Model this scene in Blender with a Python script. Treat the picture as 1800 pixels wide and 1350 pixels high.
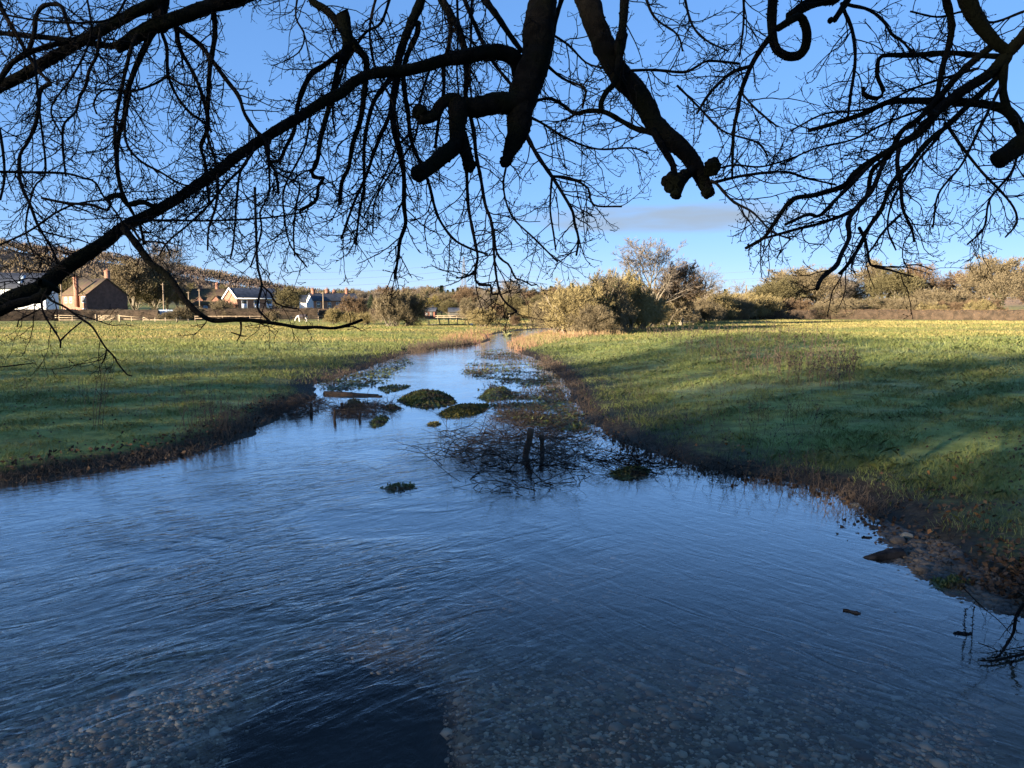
import bpy, math, random
import numpy as np
from mathutils import Vector
R = math.radians
rng = np.random.default_rng(7)
random.seed(7)
scene = bpy.context.scene
for o in list(bpy.data.objects): bpy.data.objects.remove(o)

# ------------------------------------------------------------------ camera
FPX, YH, CZ = 1353.0, 543.0, 2.6          # focal length and horizon of the photograph in its pixels, eye height above water
PITCH = math.atan((675 - YH) / FPX)
cam_d = bpy.data.cameras.new('camera'); cam = bpy.data.objects.new('camera', cam_d)
scene.collection.objects.link(cam); scene.camera = cam
cam_d.sensor_width = 36; cam_d.lens = 36 * FPX / 1800; cam_d.clip_end = 9000; cam_d.clip_start = 0.05
cam.location = (0, 0, CZ); cam.rotation_euler = (math.pi/2 - PITCH, 0, 0)
scene.render.resolution_x, scene.render.resolution_y = 1024, 768

# ------------------------------------------------------------------ light
SUN_AZ, SUN_EL = 50.0, 10.0               # sun stands behind the camera, this many degrees to its left
w = bpy.data.worlds.new('World'); scene.world = w; w.use_nodes = True
nt = w.node_tree; nt.nodes.clear()
wo = nt.nodes.new('ShaderNodeOutputWorld'); bg = nt.nodes.new('ShaderNodeBackground')
sky = nt.nodes.new('ShaderNodeTexSky'); sky.sky_type = 'NISHITA'; sky.sun_disc = False
sky.sun_elevation = R(SUN_EL); sky.sun_rotation = R(180 + SUN_AZ)
sky.altitude = 60; sky.air_density = 0.65; sky.dust_density = 0.0; sky.ozone_density = 3.2
bg.inputs['Strength'].default_value = 0.112
# one thin mauve cloud low ahead, by direction
tc = nt.nodes.new('ShaderNodeTexCoord'); sep = nt.nodes.new('ShaderNodeSeparateXYZ')
nt.links.new(tc.outputs['Generated'], sep.inputs[0])
def wmath(op, a, b=None, c=None):
    n = nt.nodes.new('ShaderNodeMath'); n.operation = op
    for i, v in enumerate((a, b, c)):
        if v is None: continue
        if isinstance(v, (int, float)): n.inputs[i].default_value = v
        else: nt.links.new(v, n.inputs[i])
    return n.outputs[0]
az = wmath('ARCTAN2', sep.outputs[0], sep.outputs[1]); el = wmath('ARCSINE', sep.outputs[2])
comb = nt.nodes.new('ShaderNodeCombineXYZ')
nt.links.new(wmath('MULTIPLY', az, 9.0), comb.inputs[0]); nt.links.new(wmath('MULTIPLY', el, 55.0), comb.inputs[1])
cn = nt.nodes.new('ShaderNodeTexNoise'); cn.inputs['Scale'].default_value = 1.0; cn.inputs['Detail'].default_value = 5
nt.links.new(comb.outputs[0], cn.inputs['Vector'])
dx = wmath('DIVIDE', wmath('SUBTRACT', az, 0.195), 0.20); dy = wmath('DIVIDE', wmath('SUBTRACT', el, 0.113), 0.022)
rr = wmath('ADD', wmath('MULTIPLY', dx, dx), wmath('MULTIPLY', dy, dy))
msk = wmath('SUBTRACT', 1.0, rr)
msk = wmath('ADD', msk, wmath('MULTIPLY', wmath('SUBTRACT', cn.outputs[0], 0.5), 1.6))
mr = nt.nodes.new('ShaderNodeMapRange'); mr.interpolation_type = 'SMOOTHSTEP'
nt.links.new(msk, mr.inputs['Value']); mr.inputs['From Min'].default_value = 0.0; mr.inputs['From Max'].default_value = 1.1; mr.inputs['To Max'].default_value = 0.95
hsv = nt.nodes.new('ShaderNodeHueSaturation'); hsv.inputs['Saturation'].default_value = 1.5
gam = nt.nodes.new('ShaderNodeGamma'); gam.inputs['Gamma'].default_value = 0.42
nt.links.new(sky.outputs[0], gam.inputs['Color']); nt.links.new(gam.outputs[0], hsv.inputs['Color'])
mx = nt.nodes.new('ShaderNodeMix'); mx.data_type = 'RGBA'
tint = nt.nodes.new('ShaderNodeMix'); tint.data_type = 'RGBA'; tint.blend_type = 'MULTIPLY'; tint.inputs[0].default_value = 1; tint.inputs[7].default_value = (0.74, 0.79, 1.02, 1)
nt.links.new(hsv.outputs[0], tint.inputs[6])
nt.links.new(mr.outputs[0], mx.inputs['Factor']); nt.links.new(tint.outputs[2], mx.inputs[6])
mx.inputs[7].default_value = (0.72, 0.90, 1.15, 1)
CLOUD = mx.inputs[7]
nt.links.new(mx.outputs[2], bg.inputs['Color']); nt.links.new(bg.outputs[0], wo.inputs[0])

sun_d = bpy.data.lights.new('sun', 'SUN'); sun = bpy.data.objects.new('sun', sun_d); scene.collection.objects.link(sun)
sun_d.energy = 4.7; sun_d.angle = R(0.5); sun_d.color = (1.0, 0.84, 0.64)
SUNV = Vector((-math.sin(R(SUN_AZ))*math.cos(R(SUN_EL)), -math.cos(R(SUN_AZ))*math.cos(R(SUN_EL)), math.sin(R(SUN_EL))))
sun.rotation_euler = SUNV.to_track_quat('Z', 'Y').to_euler()
scene.view_settings.view_transform = 'Standard'; scene.view_settings.look = 'None'
scene.view_settings.exposure = 2.36; scene.view_settings.gamma = 1
scene.cycles.max_bounces = 8; scene.cycles.transparent_max_bounces = 24

# ------------------------------------------------------------------ helpers
C = scene.collection
def ray(px, py):
    d = np.array([(px-900)/FPX, math.cos(PITCH) + math.sin(PITCH)*(675-py)/FPX, -math.sin(PITCH) + math.cos(PITCH)*(675-py)/FPX])
    return d
def at(px, py, Y):
    d = ray(px, py); return np.array([0, 0, CZ]) + d * (Y / d[1])
def G(px, py, z=0.0):
    d = ray(px, py); return np.array([0, 0, CZ]) + d * ((z - CZ) / d[2])
def XW(px, Y): return (px - 900) / FPX * Y
def ss(a, b, x):
    t = np.clip((np.asarray(x, float) - a) / (b - a), 0, 1); return t*t*(3-2*t)
def unit(v): return v / np.maximum(np.linalg.norm(v, axis=-1, keepdims=True), 1e-9)
def hash2(ix, iy, seed):
    h = (ix.astype(np.int64)*374761393 + iy.astype(np.int64)*668265263 + seed*1442695041) & 0xFFFFFFFF
    h = ((h ^ (h >> 13)) * 1274126177) & 0xFFFFFFFF
    return ((h ^ (h >> 16)) & 0xFFFF) / 65535.0
def vnoise(x, y, s=1.0, seed=0):
    x = np.asarray(x, float)*s; y = np.asarray(y, float)*s
    ix = np.floor(x); iy = np.floor(y); fx = x-ix; fy = y-iy
    fx = fx*fx*(3-2*fx); fy = fy*fy*(3-2*fy)
    a = hash2(ix, iy, seed); b = hash2(ix+1, iy, seed); c = hash2(ix, iy+1, seed); d = hash2(ix+1, iy+1, seed)
    return (a*(1-fx)+b*fx)*(1-fy) + (c*(1-fx)+d*fx)*fy
def fbm(x, y, s=1.0, seed=0, o=4):
    t = 0; a = 0.5
    for i in range(o): t = t + a*vnoise(x, y, s*2**i, seed+i*17); a *= 0.5
    return t / (1-0.5**o)

class MB:
    def __init__(s): s.V = []; s.F = []; s.n = 0
    def add(s, v, f):
        v = np.asarray(v, float).reshape(-1, 3); f = np.asarray(f, np.int64)
        if len(v) == 0 or len(f) == 0: return
        s.V.append(v); s.F.append(f + s.n); s.n += len(v)
    def box(s, c, size, rz=0.0, taper=1.0):
        x, y, z = np.array(size)/2.0
        p = np.array([[-x,-y,-z],[x,-y,-z],[x,y,-z],[-x,y,-z],[-x*taper,-y*taper,z],[x*taper,-y*taper,z],[x*taper,y*taper,z],[-x*taper,y*taper,z]])
        cr, sr = math.cos(rz), math.sin(rz)
        q = p.copy(); q[:,0] = p[:,0]*cr - p[:,1]*sr; q[:,1] = p[:,0]*sr + p[:,1]*cr
        s.add(q + np.array(c), [[0,3,2,1],[4,5,6,7],[0,1,5,4],[1,2,6,5],[2,3,7,6],[3,0,4,7]])
    def bar(s, a, b, wd, ht, up=(0,0,1)):
        a = np.array(a, float); b = np.array(b, float); t = unit(b-a); u = unit(np.cross(t, np.array(up, float)))
        if np.linalg.norm(np.cross(t, up)) < 1e-4: u = np.array([1.,0,0])
        v = np.cross(u, t); u = u*wd/2; v = v*ht/2
        p = [a-u-v, a+u-v, a+u+v, a-u+v, b-u-v, b+u-v, b+u+v, b-u+v]
        s.add(p, [[0,3,2,1],[4,5,6,7],[0,1,5,4],[1,2,6,5],[2,3,7,6],[3,0,4,7]])
    def poly(s, pts): s.add(pts, [list(range(len(pts)))])
    def prism(s, prof, a, b):
        """prof: closed list of (u,z) extruded along the y axis from a to b, u along x"""
        n = len(prof); v = [(u, a, z) for u, z in prof] + [(u, b, z) for u, z in prof]
        s.add(v, [[i, (i+1) % n, n+(i+1) % n, n+i] for i in range(n)]); s.add(v, [list(range(n))[::-1]]); s.add(v, [list(range(n, 2*n))])
    def tubes(s, P, Rr, k=5, cap=True, rough=0.0):
        P = np.asarray(P, float); Rr = np.asarray(Rr, float)
        if P.ndim == 2: P = P[None]; Rr = Rr[None]
        T, N, _ = P.shape
        if T == 0: return
        t = np.empty_like(P); t[:,1:-1] = P[:,2:]-P[:,:-2]; t[:,0] = P[:,1]-P[:,0]; t[:,-1] = P[:,-1]-P[:,-2]; t = unit(t)
        ov = unit(P[:,-1]-P[:,0]); ref = np.where(np.abs(ov[:,2:3]) > 0.75, np.array([[0.3,0.95,0.0]]), np.array([[0.05,0.1,1.0]]))
        ref = np.repeat(unit(ref)[:,None,:], N, 1)
        u = unit(np.cross(t, ref)); v = np.cross(t, u)
        a = np.arange(k)*2*math.pi/k
        Rk = Rr[:,:,None]*np.ones((1,1,k))
        if rough:
            off = rng.uniform(0, 99); gi = np.arange(N)[:,None]*.22 + np.zeros((1,k)); lump = fbm(gi + off, np.cos(a)[None]*1.3 + np.sin(a)[None]*2.1, 1.0, 13) - .5
            Rk = Rk*(1 + rough*2.2*lump[None] + rough*.18*rng.normal(size=Rk.shape))
        ring = P[:,:,None,:] + Rk[:,:,:,None]*(u[:,:,None,:]*np.cos(a)[None,None,:,None] + v[:,:,None,:]*np.sin(a)[None,None,:,None])
        idx = np.arange(T*N*k).reshape(T, N, k); nx = np.roll(idx, -1, 2)
        f = np.stack([idx[:,:-1], nx[:,:-1], nx[:,1:], idx[:,1:]], -1).reshape(-1, 4)
        base = s.n
        s.add(ring.reshape(-1, 3), f)
        if cap and k >= 4:
            s.F.append(idx[:,-1,:].reshape(-1, k) + base)
    def slivers(s, p, d, ln, wd, nrm=None):
        """flat pointed twig / leaf faces: a quad from p along d"""
        p = np.asarray(p, float); n = len(p)
        if n == 0: return
        d = unit(d); r = rng.normal(size=(n, 3)) if nrm is None else nrm
        u = unit(np.cross(d, r)); ln = np.broadcast_to(ln, n)[:,None]; wd = np.broadcast_to(wd, n)[:,None]
        v = np.stack([p - u*wd*.35, p + d*ln*.5 - u*wd*.5, p + d*ln, p + d*ln*.5 + u*wd*.5], 1).reshape(-1, 3)
        s.add(v, np.arange(n*4).reshape(n, 4))
    def build(s, name, mat, parent=None, smooth=False, loc=None):
        me = bpy.data.meshes.new(name)
        if s.n:
            V = np.concatenate(s.V); tot = np.concatenate([np.full(len(f), f.shape[1], np.int32) for f in s.F])
            lp = np.concatenate([f.ravel() for f in s.F]).astype(np.int32); st = np.concatenate([[0], np.cumsum(tot)[:-1]]).astype(np.int32)
            me.vertices.add(len(V)); me.vertices.foreach_set('co', V.astype(np.float32).ravel())
            me.loops.add(len(lp)); me.loops.foreach_set('vertex_index', lp)
            me.polygons.add(len(tot)); me.polygons.foreach_set('loop_start', st); me.polygons.foreach_set('loop_total', tot)
            if smooth: me.polygons.foreach_set('use_smooth', np.ones(len(tot), bool))
            me.update(calc_edges=True)
        if mat: me.materials.append(mat)
        o = bpy.data.objects.new(name, me); C.objects.link(o)
        if parent: o.parent = parent
        if loc is not None: o.location = loc
        return o
def tag(o, label=None, cat=None, group=None, kind=None):
    if label: o['label'] = label
    if cat: o['category'] = cat
    if group: o['group'] = group
    if kind: o['kind'] = kind
    return o
def thing(name, label, cat, loc=(0,0,0), rz=0.0, group=None):
    o = bpy.data.objects.new(name, None); C.objects.link(o); o.empty_display_size = 0.2
    o.location = loc; o.rotation_euler = (0, 0, rz); return tag(o, label, cat, group)
KIDS = {}
def copy_tree(o, parent=None):
    c = o.copy(); C.objects.link(c)
    if parent: c.parent = parent
    for ch in [x for x in o.children]: copy_tree(ch, c)
    return c

# ------------------------------------------------------------------ materials
def newmat(name):
    m = bpy.data.materials.new(name); m.use_nodes = True; t = m.node_tree
    return m, t, t.nodes['Principled BSDF']
def nd(t, typ, **kw):
    n = t.nodes.new(typ)
    for k, v in kw.items():
        if hasattr(n, k): setattr(n, k, v)
    return n
def mixc(t, f, a, b, mode='MIX'):
    n = t.nodes.new('ShaderNodeMix'); n.data_type = 'RGBA'; n.blend_type = mode
    for i, v in ((0, f), (6, a), (7, b)):
        if isinstance(v, (int, float)): n.inputs[i].default_value = v
        elif isinstance(v, tuple): n.inputs[i].default_value = (*v[:3], 1)
        else: t.links.new(v, n.inputs[i])
    return n.outputs[2]
def mth(t, op, a, b=0.0, c=0.0, clamp=False):
    n = t.nodes.new('ShaderNodeMath'); n.operation = op; n.use_clamp = clamp
    for i, v in enumerate((a, b, c)):
        if isinstance(v, (int, float)): n.inputs[i].default_value = v
        else: t.links.new(v, n.inputs[i])
    return n.outputs[0]
def mrange(t, v, a, b, c=0.0, d=1.0):
    n = t.nodes.new('ShaderNodeMapRange'); n.interpolation_type = 'SMOOTHSTEP'; t.links.new(v, n.inputs[0])
    for i, q in enumerate((a, b, c, d)): n.inputs[i+1].default_value = q
    return n.outputs[0]
def noise(t, vec, s, det=4, rough=0.55, dist=0.0):
    n = t.nodes.new('ShaderNodeTexNoise'); n.inputs['Scale'].default_value = s; n.inputs['Detail'].default_value = det
    n.inputs['Roughness'].default_value = rough; n.inputs['Distortion'].default_value = dist
    if vec is not None: t.links.new(vec, n.inputs['Vector'])
    return n.outputs[0]
def mapping(t, vec, scale=(1,1,1), rot=(0,0,0)):
    n = t.nodes.new('ShaderNodeMapping'); n.inputs['Scale'].default_value = scale; n.inputs['Rotation'].default_value = rot
    t.links.new(vec, n.inputs['Vector']); return n.outputs[0]
def bump(t, b, h, strength, dist):
    n = t.nodes.new('ShaderNodeBump'); n.inputs['Strength'].default_value = strength; n.inputs['Distance'].default_value = dist
    t.links.new(h, n.inputs['Height'])
    if b is not None: t.links.new(n.outputs[0], b.inputs['Normal'])
    return n.outputs[0]
def vmat(name, c1, c2, s=3.0, rough=0.8, island=0.0, c3=None, s3=0.4, bmp=0.0, coord='Object', spec=0.3, trans=0.0):
    """two-tone noise colour, optional third tone in broad patches, optional variation per loose piece"""
    m, t, b = newmat(name); co = t.nodes.new('ShaderNodeTexCoord'); geo = t.nodes.new('ShaderNodeNewGeometry')
    vec = geo.outputs['Position'] if coord == 'Position' else co.outputs[coord]
    n = mrange(t, noise(t, vec, s, 5), 0.32, 0.68)
    if island: n = mixf(t, island, n, geo.outputs['Random Per Island'])
    col = mixc(t, n, c1, c2)
    if c3: col = mixc(t, mrange(t, noise(t, vec, s3, 3), 0.42, 0.62), col, c3)
    t.links.new(col, b.inputs['Base Color']); b.inputs['Roughness'].default_value = rough
    b.inputs['Specular IOR Level'].default_value = spec
    if bmp: bump(t, b, noise(t, vec, s*2.5, 6, 0.65), 0.9, bmp)
    return m
def mixf(t, f, a, b):
    n = t.nodes.new('ShaderNodeMix'); n.data_type = 'FLOAT'
    for i, v in ((0, f), (2, a), (3, b)):
        if isinstance(v, (int, float)): n.inputs[i].default_value = v
        else: t.links.new(v, n.inputs[i])
    return n.outputs[0]

def meadow_colour(t):
    """ground tone of the meadow by place: green turf, frosted patches, straw and rusty dry grass further out"""
    geo = t.nodes.new('ShaderNodeNewGeometry'); p = geo.outputs['Position']
    sx = t.nodes.new('ShaderNodeSeparateXYZ'); t.links.new(p, sx.inputs[0])
    flat = mapping(t, p, (1, 1.0, 0))
    fine = mrange(t, noise(t, flat, 2.2, 6, 0.65), 0.3, 0.7)
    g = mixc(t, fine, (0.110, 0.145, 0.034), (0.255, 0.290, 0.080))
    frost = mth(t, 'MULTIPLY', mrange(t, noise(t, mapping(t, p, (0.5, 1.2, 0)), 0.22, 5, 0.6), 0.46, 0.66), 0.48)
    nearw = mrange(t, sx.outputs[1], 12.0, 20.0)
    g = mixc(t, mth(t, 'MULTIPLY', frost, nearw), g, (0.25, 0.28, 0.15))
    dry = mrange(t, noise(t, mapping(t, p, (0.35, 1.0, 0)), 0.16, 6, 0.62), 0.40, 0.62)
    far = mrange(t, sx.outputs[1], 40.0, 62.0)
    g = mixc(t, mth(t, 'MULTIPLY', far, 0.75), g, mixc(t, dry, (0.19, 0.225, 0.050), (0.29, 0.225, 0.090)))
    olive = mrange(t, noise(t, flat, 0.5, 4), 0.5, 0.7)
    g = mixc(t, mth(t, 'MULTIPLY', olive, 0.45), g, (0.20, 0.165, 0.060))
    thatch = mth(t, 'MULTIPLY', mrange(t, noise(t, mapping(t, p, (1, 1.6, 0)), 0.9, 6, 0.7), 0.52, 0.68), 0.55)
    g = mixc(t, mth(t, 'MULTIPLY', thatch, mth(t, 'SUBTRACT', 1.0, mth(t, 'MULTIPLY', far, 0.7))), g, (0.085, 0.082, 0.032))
    return g, p, sx, geo
# ------------------------------------------------------------------ ground and water
left_px = [(0,850),(100,838),(200,822),(300,805),(360,792),(400,778),(450,752),(500,722),(540,706),(560,696),(545,684),(570,671),(604,661),(652,645),(690,630),(732,618),(785,610),(835,606),(862,598),(856,591),(880,585),(935,579),(985,575)]
right_px = [(1005,577),(962,583),(935,590),(905,598),(893,606),(905,616),(940,630),(972,645),(996,668),(1006,695),(1015,718),(1035,738),(1060,757),(1110,778),(1165,800),(1220,818),(1300,834),(1400,849),(1460,860),(1510,884),(1555,915),(1600,952),(1640,998),(1700,1033),(1770,1060),(1800,1082)]
WP = [(-60.0,7.0),(-25.0,9.0)] + [tuple(G(*p)[:2]) for p in left_px] + [tuple(G(*p)[:2]) for p in right_px] + [(5.3,5.0),(6.2,2.0),(7.0,-9.0),(-60.0,-9.0)]
WP = np.array(WP)
def sdist(x, y):
    """signed distance to the water's edge: positive on land"""
    x = np.asarray(x, float); y = np.asarray(y, float); sh = x.shape; x = x.ravel(); y = y.ravel()
    out = np.full(x.shape, 60.0); m = np.where((y < 135) & (y > -40) & (np.abs(x) < 90))[0]
    px, py = x[m], y[m]; best = np.full(len(m), 1e9); ins = np.zeros(len(m), bool)
    A = WP; B = np.roll(WP, -1, 0)
    for (ax, ay), (bx, by) in zip(A, B):
        dx, dy = bx-ax, by-ay; L = dx*dx+dy*dy
        tt = np.clip(((px-ax)*dx+(py-ay)*dy)/L, 0, 1)
        best = np.minimum(best, (px-ax-tt*dx)**2 + (py-ay-tt*dy)**2)
        c = ((ay > py) != (by > py)); ins ^= c & (px < (bx-ax)*(py-ay)/(by-ay+1e-12)+ax)
    d = np.sqrt(best); out[m] = np.where(ins, -d, d)
    return out.reshape(sh)
_cy = np.array([-20, 5, 9, 12, 16, 22, 35, 50, 70, 110, 200.]); _cx = np.array([-4, -2, -1.5, -1, -.8, -.9, -1.2, -1.2, -.3, 6, 20.])
AZ = np.array([-1.0,-0.588,-0.477,-0.386,-0.322,-0.287,-0.22,-0.18,-0.1,0,0.1,0.25,0.35,0.5,0.6,1.0])
EL = np.array([0.075,0.072,0.060,0.046,0.036,0.027,0.019,0.017,0.016,0.017,0.019,0.018,0.018,0.016,0.026,0.028])
def H(x, y):
    x = np.asarray(x, float); y = np.asarray(y, float); r = np.hypot(x, y)
    d = sdist(x, y); d = d + 0.5*(fbm(x, y, 0.9, 3) - 0.5)*ss(0, 3, 3-np.abs(d)) * np.clip(r/14, .35, 1)
    right = ss(-1, 1, x - np.interp(y, _cy, _cx))
    lft = 0.22*(1-.65*ss(16, 34, y))*ss(0, 0.5+.02*y, d) + 0.10*ss(0.3, 3, d) + 0.13*ss(2, 14, d)
    rgt = 0.13*ss(0, 0.7, d) + 0.30*ss(0.4, 5.5, d) + 0.10*ss(3, 14, d)
    h = lft*(1-right) + rgt*right
    near = 1 - ss(60, 130, r)
    h = h + near*ss(0.2, 3, d)*(0.16*(fbm(x, y*1.3, 0.22, 9)-0.5) + 0.07*(fbm(x, y, 1.1, 5)-0.5))
    h = h + ss(1, 9, d)*(0.62*np.exp(-((x-13.5)/9.5)**2-((y-41)/8.5)**2) + 0.22*np.exp(-((x-30)/14)**2-((y-52)/10)**2) + 0.15*np.exp(-((x-6)/4)**2-((y-25)/5)**2))
    bed = -0.30*ss(0, 1.6, -d) - 0.10*ss(1.5, 5, -d) - 0.04*(fbm(x, y, 0.8, 21)-.5)
    # a shadow patch close to the camera, shaped as a dip in the bed
    shade_dip = ss(1.18, 0.60, (np.abs((x+1.25)/0.86)**3 + np.abs((y-4.5)/2.15)**3 + 1e-9)**(1/3) + 0.16*(fbm(x, y, 2.6, 31)-.5))
    bed = bed - 0.55*shade_dip
    h = np.where(d > 0, h, bed)
    a = np.arctan2(x, y); e = np.interp(a, AZ, EL, left=0.03, right=0.03)
    hill = np.where(y > 0, ss(330, 850, r)*np.maximum(e*840-9, 3) + 2.0*ss(230, 400, r)*np.clip(e*30-.4, 0, 2), 0)
    hill = hill + ss(300, 700, r)*5*(fbm(x, y, 0.01, 41)-.5)
    return h + hill + 0.06*ss(80, 140, r)
def zat(x, y): return float(H(np.array([x]), np.array([y]))[0])

rad = [0.35]
while rad[-1] < 5200: rad.append(rad[-1]*(1.0155 if 3 < rad[-1] < 130 else 1.04))
rad = np.array(rad)
ang = np.concatenate([np.linspace(-44, 44, 720), np.linspace(46, 314, 110)]) * math.pi/180
RR, AA = np.meshgrid(rad, ang, indexing='ij'); gx, gy = RR*np.sin(AA), RR*np.cos(AA)
gz = H(gx, gy); nr, na = gx.shape
idx = np.arange(nr*na).reshape(nr, na); nxt = np.roll(idx, -1, 1)
mb = MB(); mb.add(np.stack([gx, gy, gz], -1).reshape(-1, 3), np.stack([idx[:-1], idx[1:], nxt[1:], nxt[:-1]], -1).reshape(-1, 4))
mb.add([(0, 0, zat(0, 0))], np.zeros((0, 3), int))
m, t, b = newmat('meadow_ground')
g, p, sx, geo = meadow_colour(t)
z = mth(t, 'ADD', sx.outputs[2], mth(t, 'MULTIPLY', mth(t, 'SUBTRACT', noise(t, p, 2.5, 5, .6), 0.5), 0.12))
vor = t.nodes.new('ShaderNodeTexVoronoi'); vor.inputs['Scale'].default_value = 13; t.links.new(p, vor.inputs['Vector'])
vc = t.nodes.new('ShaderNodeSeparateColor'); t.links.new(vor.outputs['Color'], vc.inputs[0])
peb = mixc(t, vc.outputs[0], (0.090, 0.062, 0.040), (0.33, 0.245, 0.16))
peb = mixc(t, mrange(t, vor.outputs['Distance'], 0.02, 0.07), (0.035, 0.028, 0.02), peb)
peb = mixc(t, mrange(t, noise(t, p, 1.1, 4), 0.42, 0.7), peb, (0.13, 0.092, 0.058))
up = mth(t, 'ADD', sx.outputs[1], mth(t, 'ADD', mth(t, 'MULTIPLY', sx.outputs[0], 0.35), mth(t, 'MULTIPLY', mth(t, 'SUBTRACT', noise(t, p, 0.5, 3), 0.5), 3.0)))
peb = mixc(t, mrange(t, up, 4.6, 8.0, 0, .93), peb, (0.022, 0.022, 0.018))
bed_shaded = mixc(t, mrange(t, sx.outputs[2], -0.62, -0.45), (0.006, 0.008, 0.008), peb)  # the dip is painted near black to stand for shade on the bed
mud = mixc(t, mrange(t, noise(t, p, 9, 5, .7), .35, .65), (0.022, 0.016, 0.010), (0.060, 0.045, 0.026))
col = mixc(t, mrange(t, z, 0.0, 0.05), bed_shaded, mud)
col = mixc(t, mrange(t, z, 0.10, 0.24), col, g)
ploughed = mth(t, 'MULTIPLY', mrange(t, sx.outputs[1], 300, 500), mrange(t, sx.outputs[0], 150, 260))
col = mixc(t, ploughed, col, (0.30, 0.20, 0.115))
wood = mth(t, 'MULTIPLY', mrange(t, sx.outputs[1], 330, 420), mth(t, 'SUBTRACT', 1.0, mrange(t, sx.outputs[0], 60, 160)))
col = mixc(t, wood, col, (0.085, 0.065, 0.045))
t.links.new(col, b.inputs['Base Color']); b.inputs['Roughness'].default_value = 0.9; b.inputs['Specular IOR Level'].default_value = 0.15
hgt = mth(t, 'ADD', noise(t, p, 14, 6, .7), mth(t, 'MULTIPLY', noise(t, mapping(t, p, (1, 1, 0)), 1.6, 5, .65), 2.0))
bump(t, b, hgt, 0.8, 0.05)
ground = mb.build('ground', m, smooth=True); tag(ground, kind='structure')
GROUND_MAT = m

# water sheet
wx = np.concatenate([[-62], np.linspace(-30, 12, 90), [20, 34]]); wy = np.linspace(-9, 118, 260)
WX, WY = np.meshgrid(wx, wy, indexing='ij'); i2 = np.arange(WX.size).reshape(WX.shape)
mb = MB(); mb.add(np.stack([WX, WY, np.zeros_like(WX)], -1).reshape(-1, 3), np.stack([i2[:-1,:-1], i2[1:,:-1], i2[1:,1:], i2[:-1,1:]], -1).reshape(-1, 4))
m, t, b = newmat('stream_water'); t.nodes.remove(b)
geo = t.nodes.new('ShaderNodeNewGeometry'); p = geo.outputs['Position']; sx = t.nodes.new('ShaderNodeSeparateXYZ'); t.links.new(p, sx.inputs[0])
flow = mth(t, 'SUBTRACT', mth(t, 'MULTIPLY', sx.outputs[0], -1.0), mth(t, 'MULTIPLY', sx.outputs[1], -0.12))   # fast water lies to the left
fast = mrange(t, mth(t, 'ADD', flow, mth(t, 'MULTIPLY', mth(t, 'SUBTRACT', noise(t, p, 0.35, 3), .5), 3.0)), -0.6, 3.2)
fast = mth(t, 'MAXIMUM', fast, mrange(t, sx.outputs[1], 12.5, 16.0, 0, .9))
fast = mth(t, 'MULTIPLY', fast, mrange(t, mth(t, 'ADD', sx.outputs[0], mth(t, 'MULTIPLY', sx.outputs[1], 0.9)), 0.6, 4.0, 0.55, 1.0))
calmleft = mrange(t, mth(t, 'ADD', sx.outputs[0], mth(t, 'MULTIPLY', sx.outputs[1], -0.5)), -11.5, -9.0, 0.35, 1.0)
fast = mth(t, 'MULTIPLY', fast, calmleft)
fast = mth(t, 'MULTIPLY', fast, mrange(t, noise(t, mapping(t, p, (1, 1, 1), (0, 0, R(-40))), 0.45, 4, .6, .6), 0.34, 0.62, 0.25, 1.15))      # slicks between the broken water
def aniso(ang_, along, across):
    """coordinates stretched along the ground direction at ang_ degrees"""
    return mapping(t, mapping(t, p, (1, 1, 1), (0, 0, R(-ang_))), (along, across, 1))
r1 = noise(t, aniso(40, .75, 2.1), 1.5, 3, .5, 0.8)
r2 = noise(t, aniso(44, 1.0, 2.6), 4.6, 4, .55, 0.7)
r3 = noise(t, aniso(15, 1.0, 1.6), 9.5, 3, .5)
calm = noise(t, aniso(-50, .8, 2.3), 2.6, 3, .5, 1.1)
crest = mth(t, 'POWER', mth(t, 'SUBTRACT', 1.0, mth(t, 'ABSOLUTE', mth(t, 'MULTIPLY', mth(t, 'SUBTRACT', r1, 0.5), 4.0))), 6.0, clamp=True)
h = mth(t, 'MULTIPLY', r1, mixf(t, fast, 0.10, 1.0))
h = mth(t, 'ADD', h, mth(t, 'MULTIPLY', r2, mixf(t, fast, 0.05, 0.42)))
h = mth(t, 'ADD', h, mth(t, 'MULTIPLY', r3, mixf(t, fast, 0.025, 0.10)))
h = mth(t, 'ADD', h, mth(t, 'MULTIPLY', calm, mixf(t, fast, 0.15, 0.07)))
h = mth(t, 'ADD', h, mth(t, 'MULTIPLY', crest, mth(t, 'MULTIPLY', fast, 0.10)))
damp = mrange(t, sx.outputs[1], 8.0, 24.0, 1.0, 0.55)
nb = bump(t, None, mth(t, 'MULTIPLY', h, damp), 1.0, 0.029)
lw = t.nodes.new('ShaderNodeLayerWeight'); lw.inputs['Blend'].default_value = 0.5; t.links.new(nb, lw.inputs['Normal'])
fr = mth(t, 'ADD', mth(t, 'MULTIPLY', mth(t, 'POWER', mrange(t, lw.outputs['Facing'], 0.435, 1.02), 1.5), 0.95), 0.02, clamp=True)
gl = t.nodes.new('ShaderNodeBsdfGlossy'); gl.inputs['Roughness'].default_value = 0.03; t.links.new(nb, gl.inputs['Normal']); gl.inputs['Color'].default_value = (1, 1, 1, 1)
tr = t.nodes.new('ShaderNodeBsdfTransparent'); tr.inputs['Color'].default_value = (0.82, 0.86, 0.86, 1)
ms = t.nodes.new('ShaderNodeMixShader'); t.links.new(fr, ms.inputs[0]); t.links.new(tr.outputs[0], ms.inputs[1]); t.links.new(gl.outputs[0], ms.inputs[2])
t.links.new(ms.outputs[0], t.nodes['Material Output'].inputs['Surface'])
water = mb.build('stream_water', m, smooth=True); tag(water, kind='structure')

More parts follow.
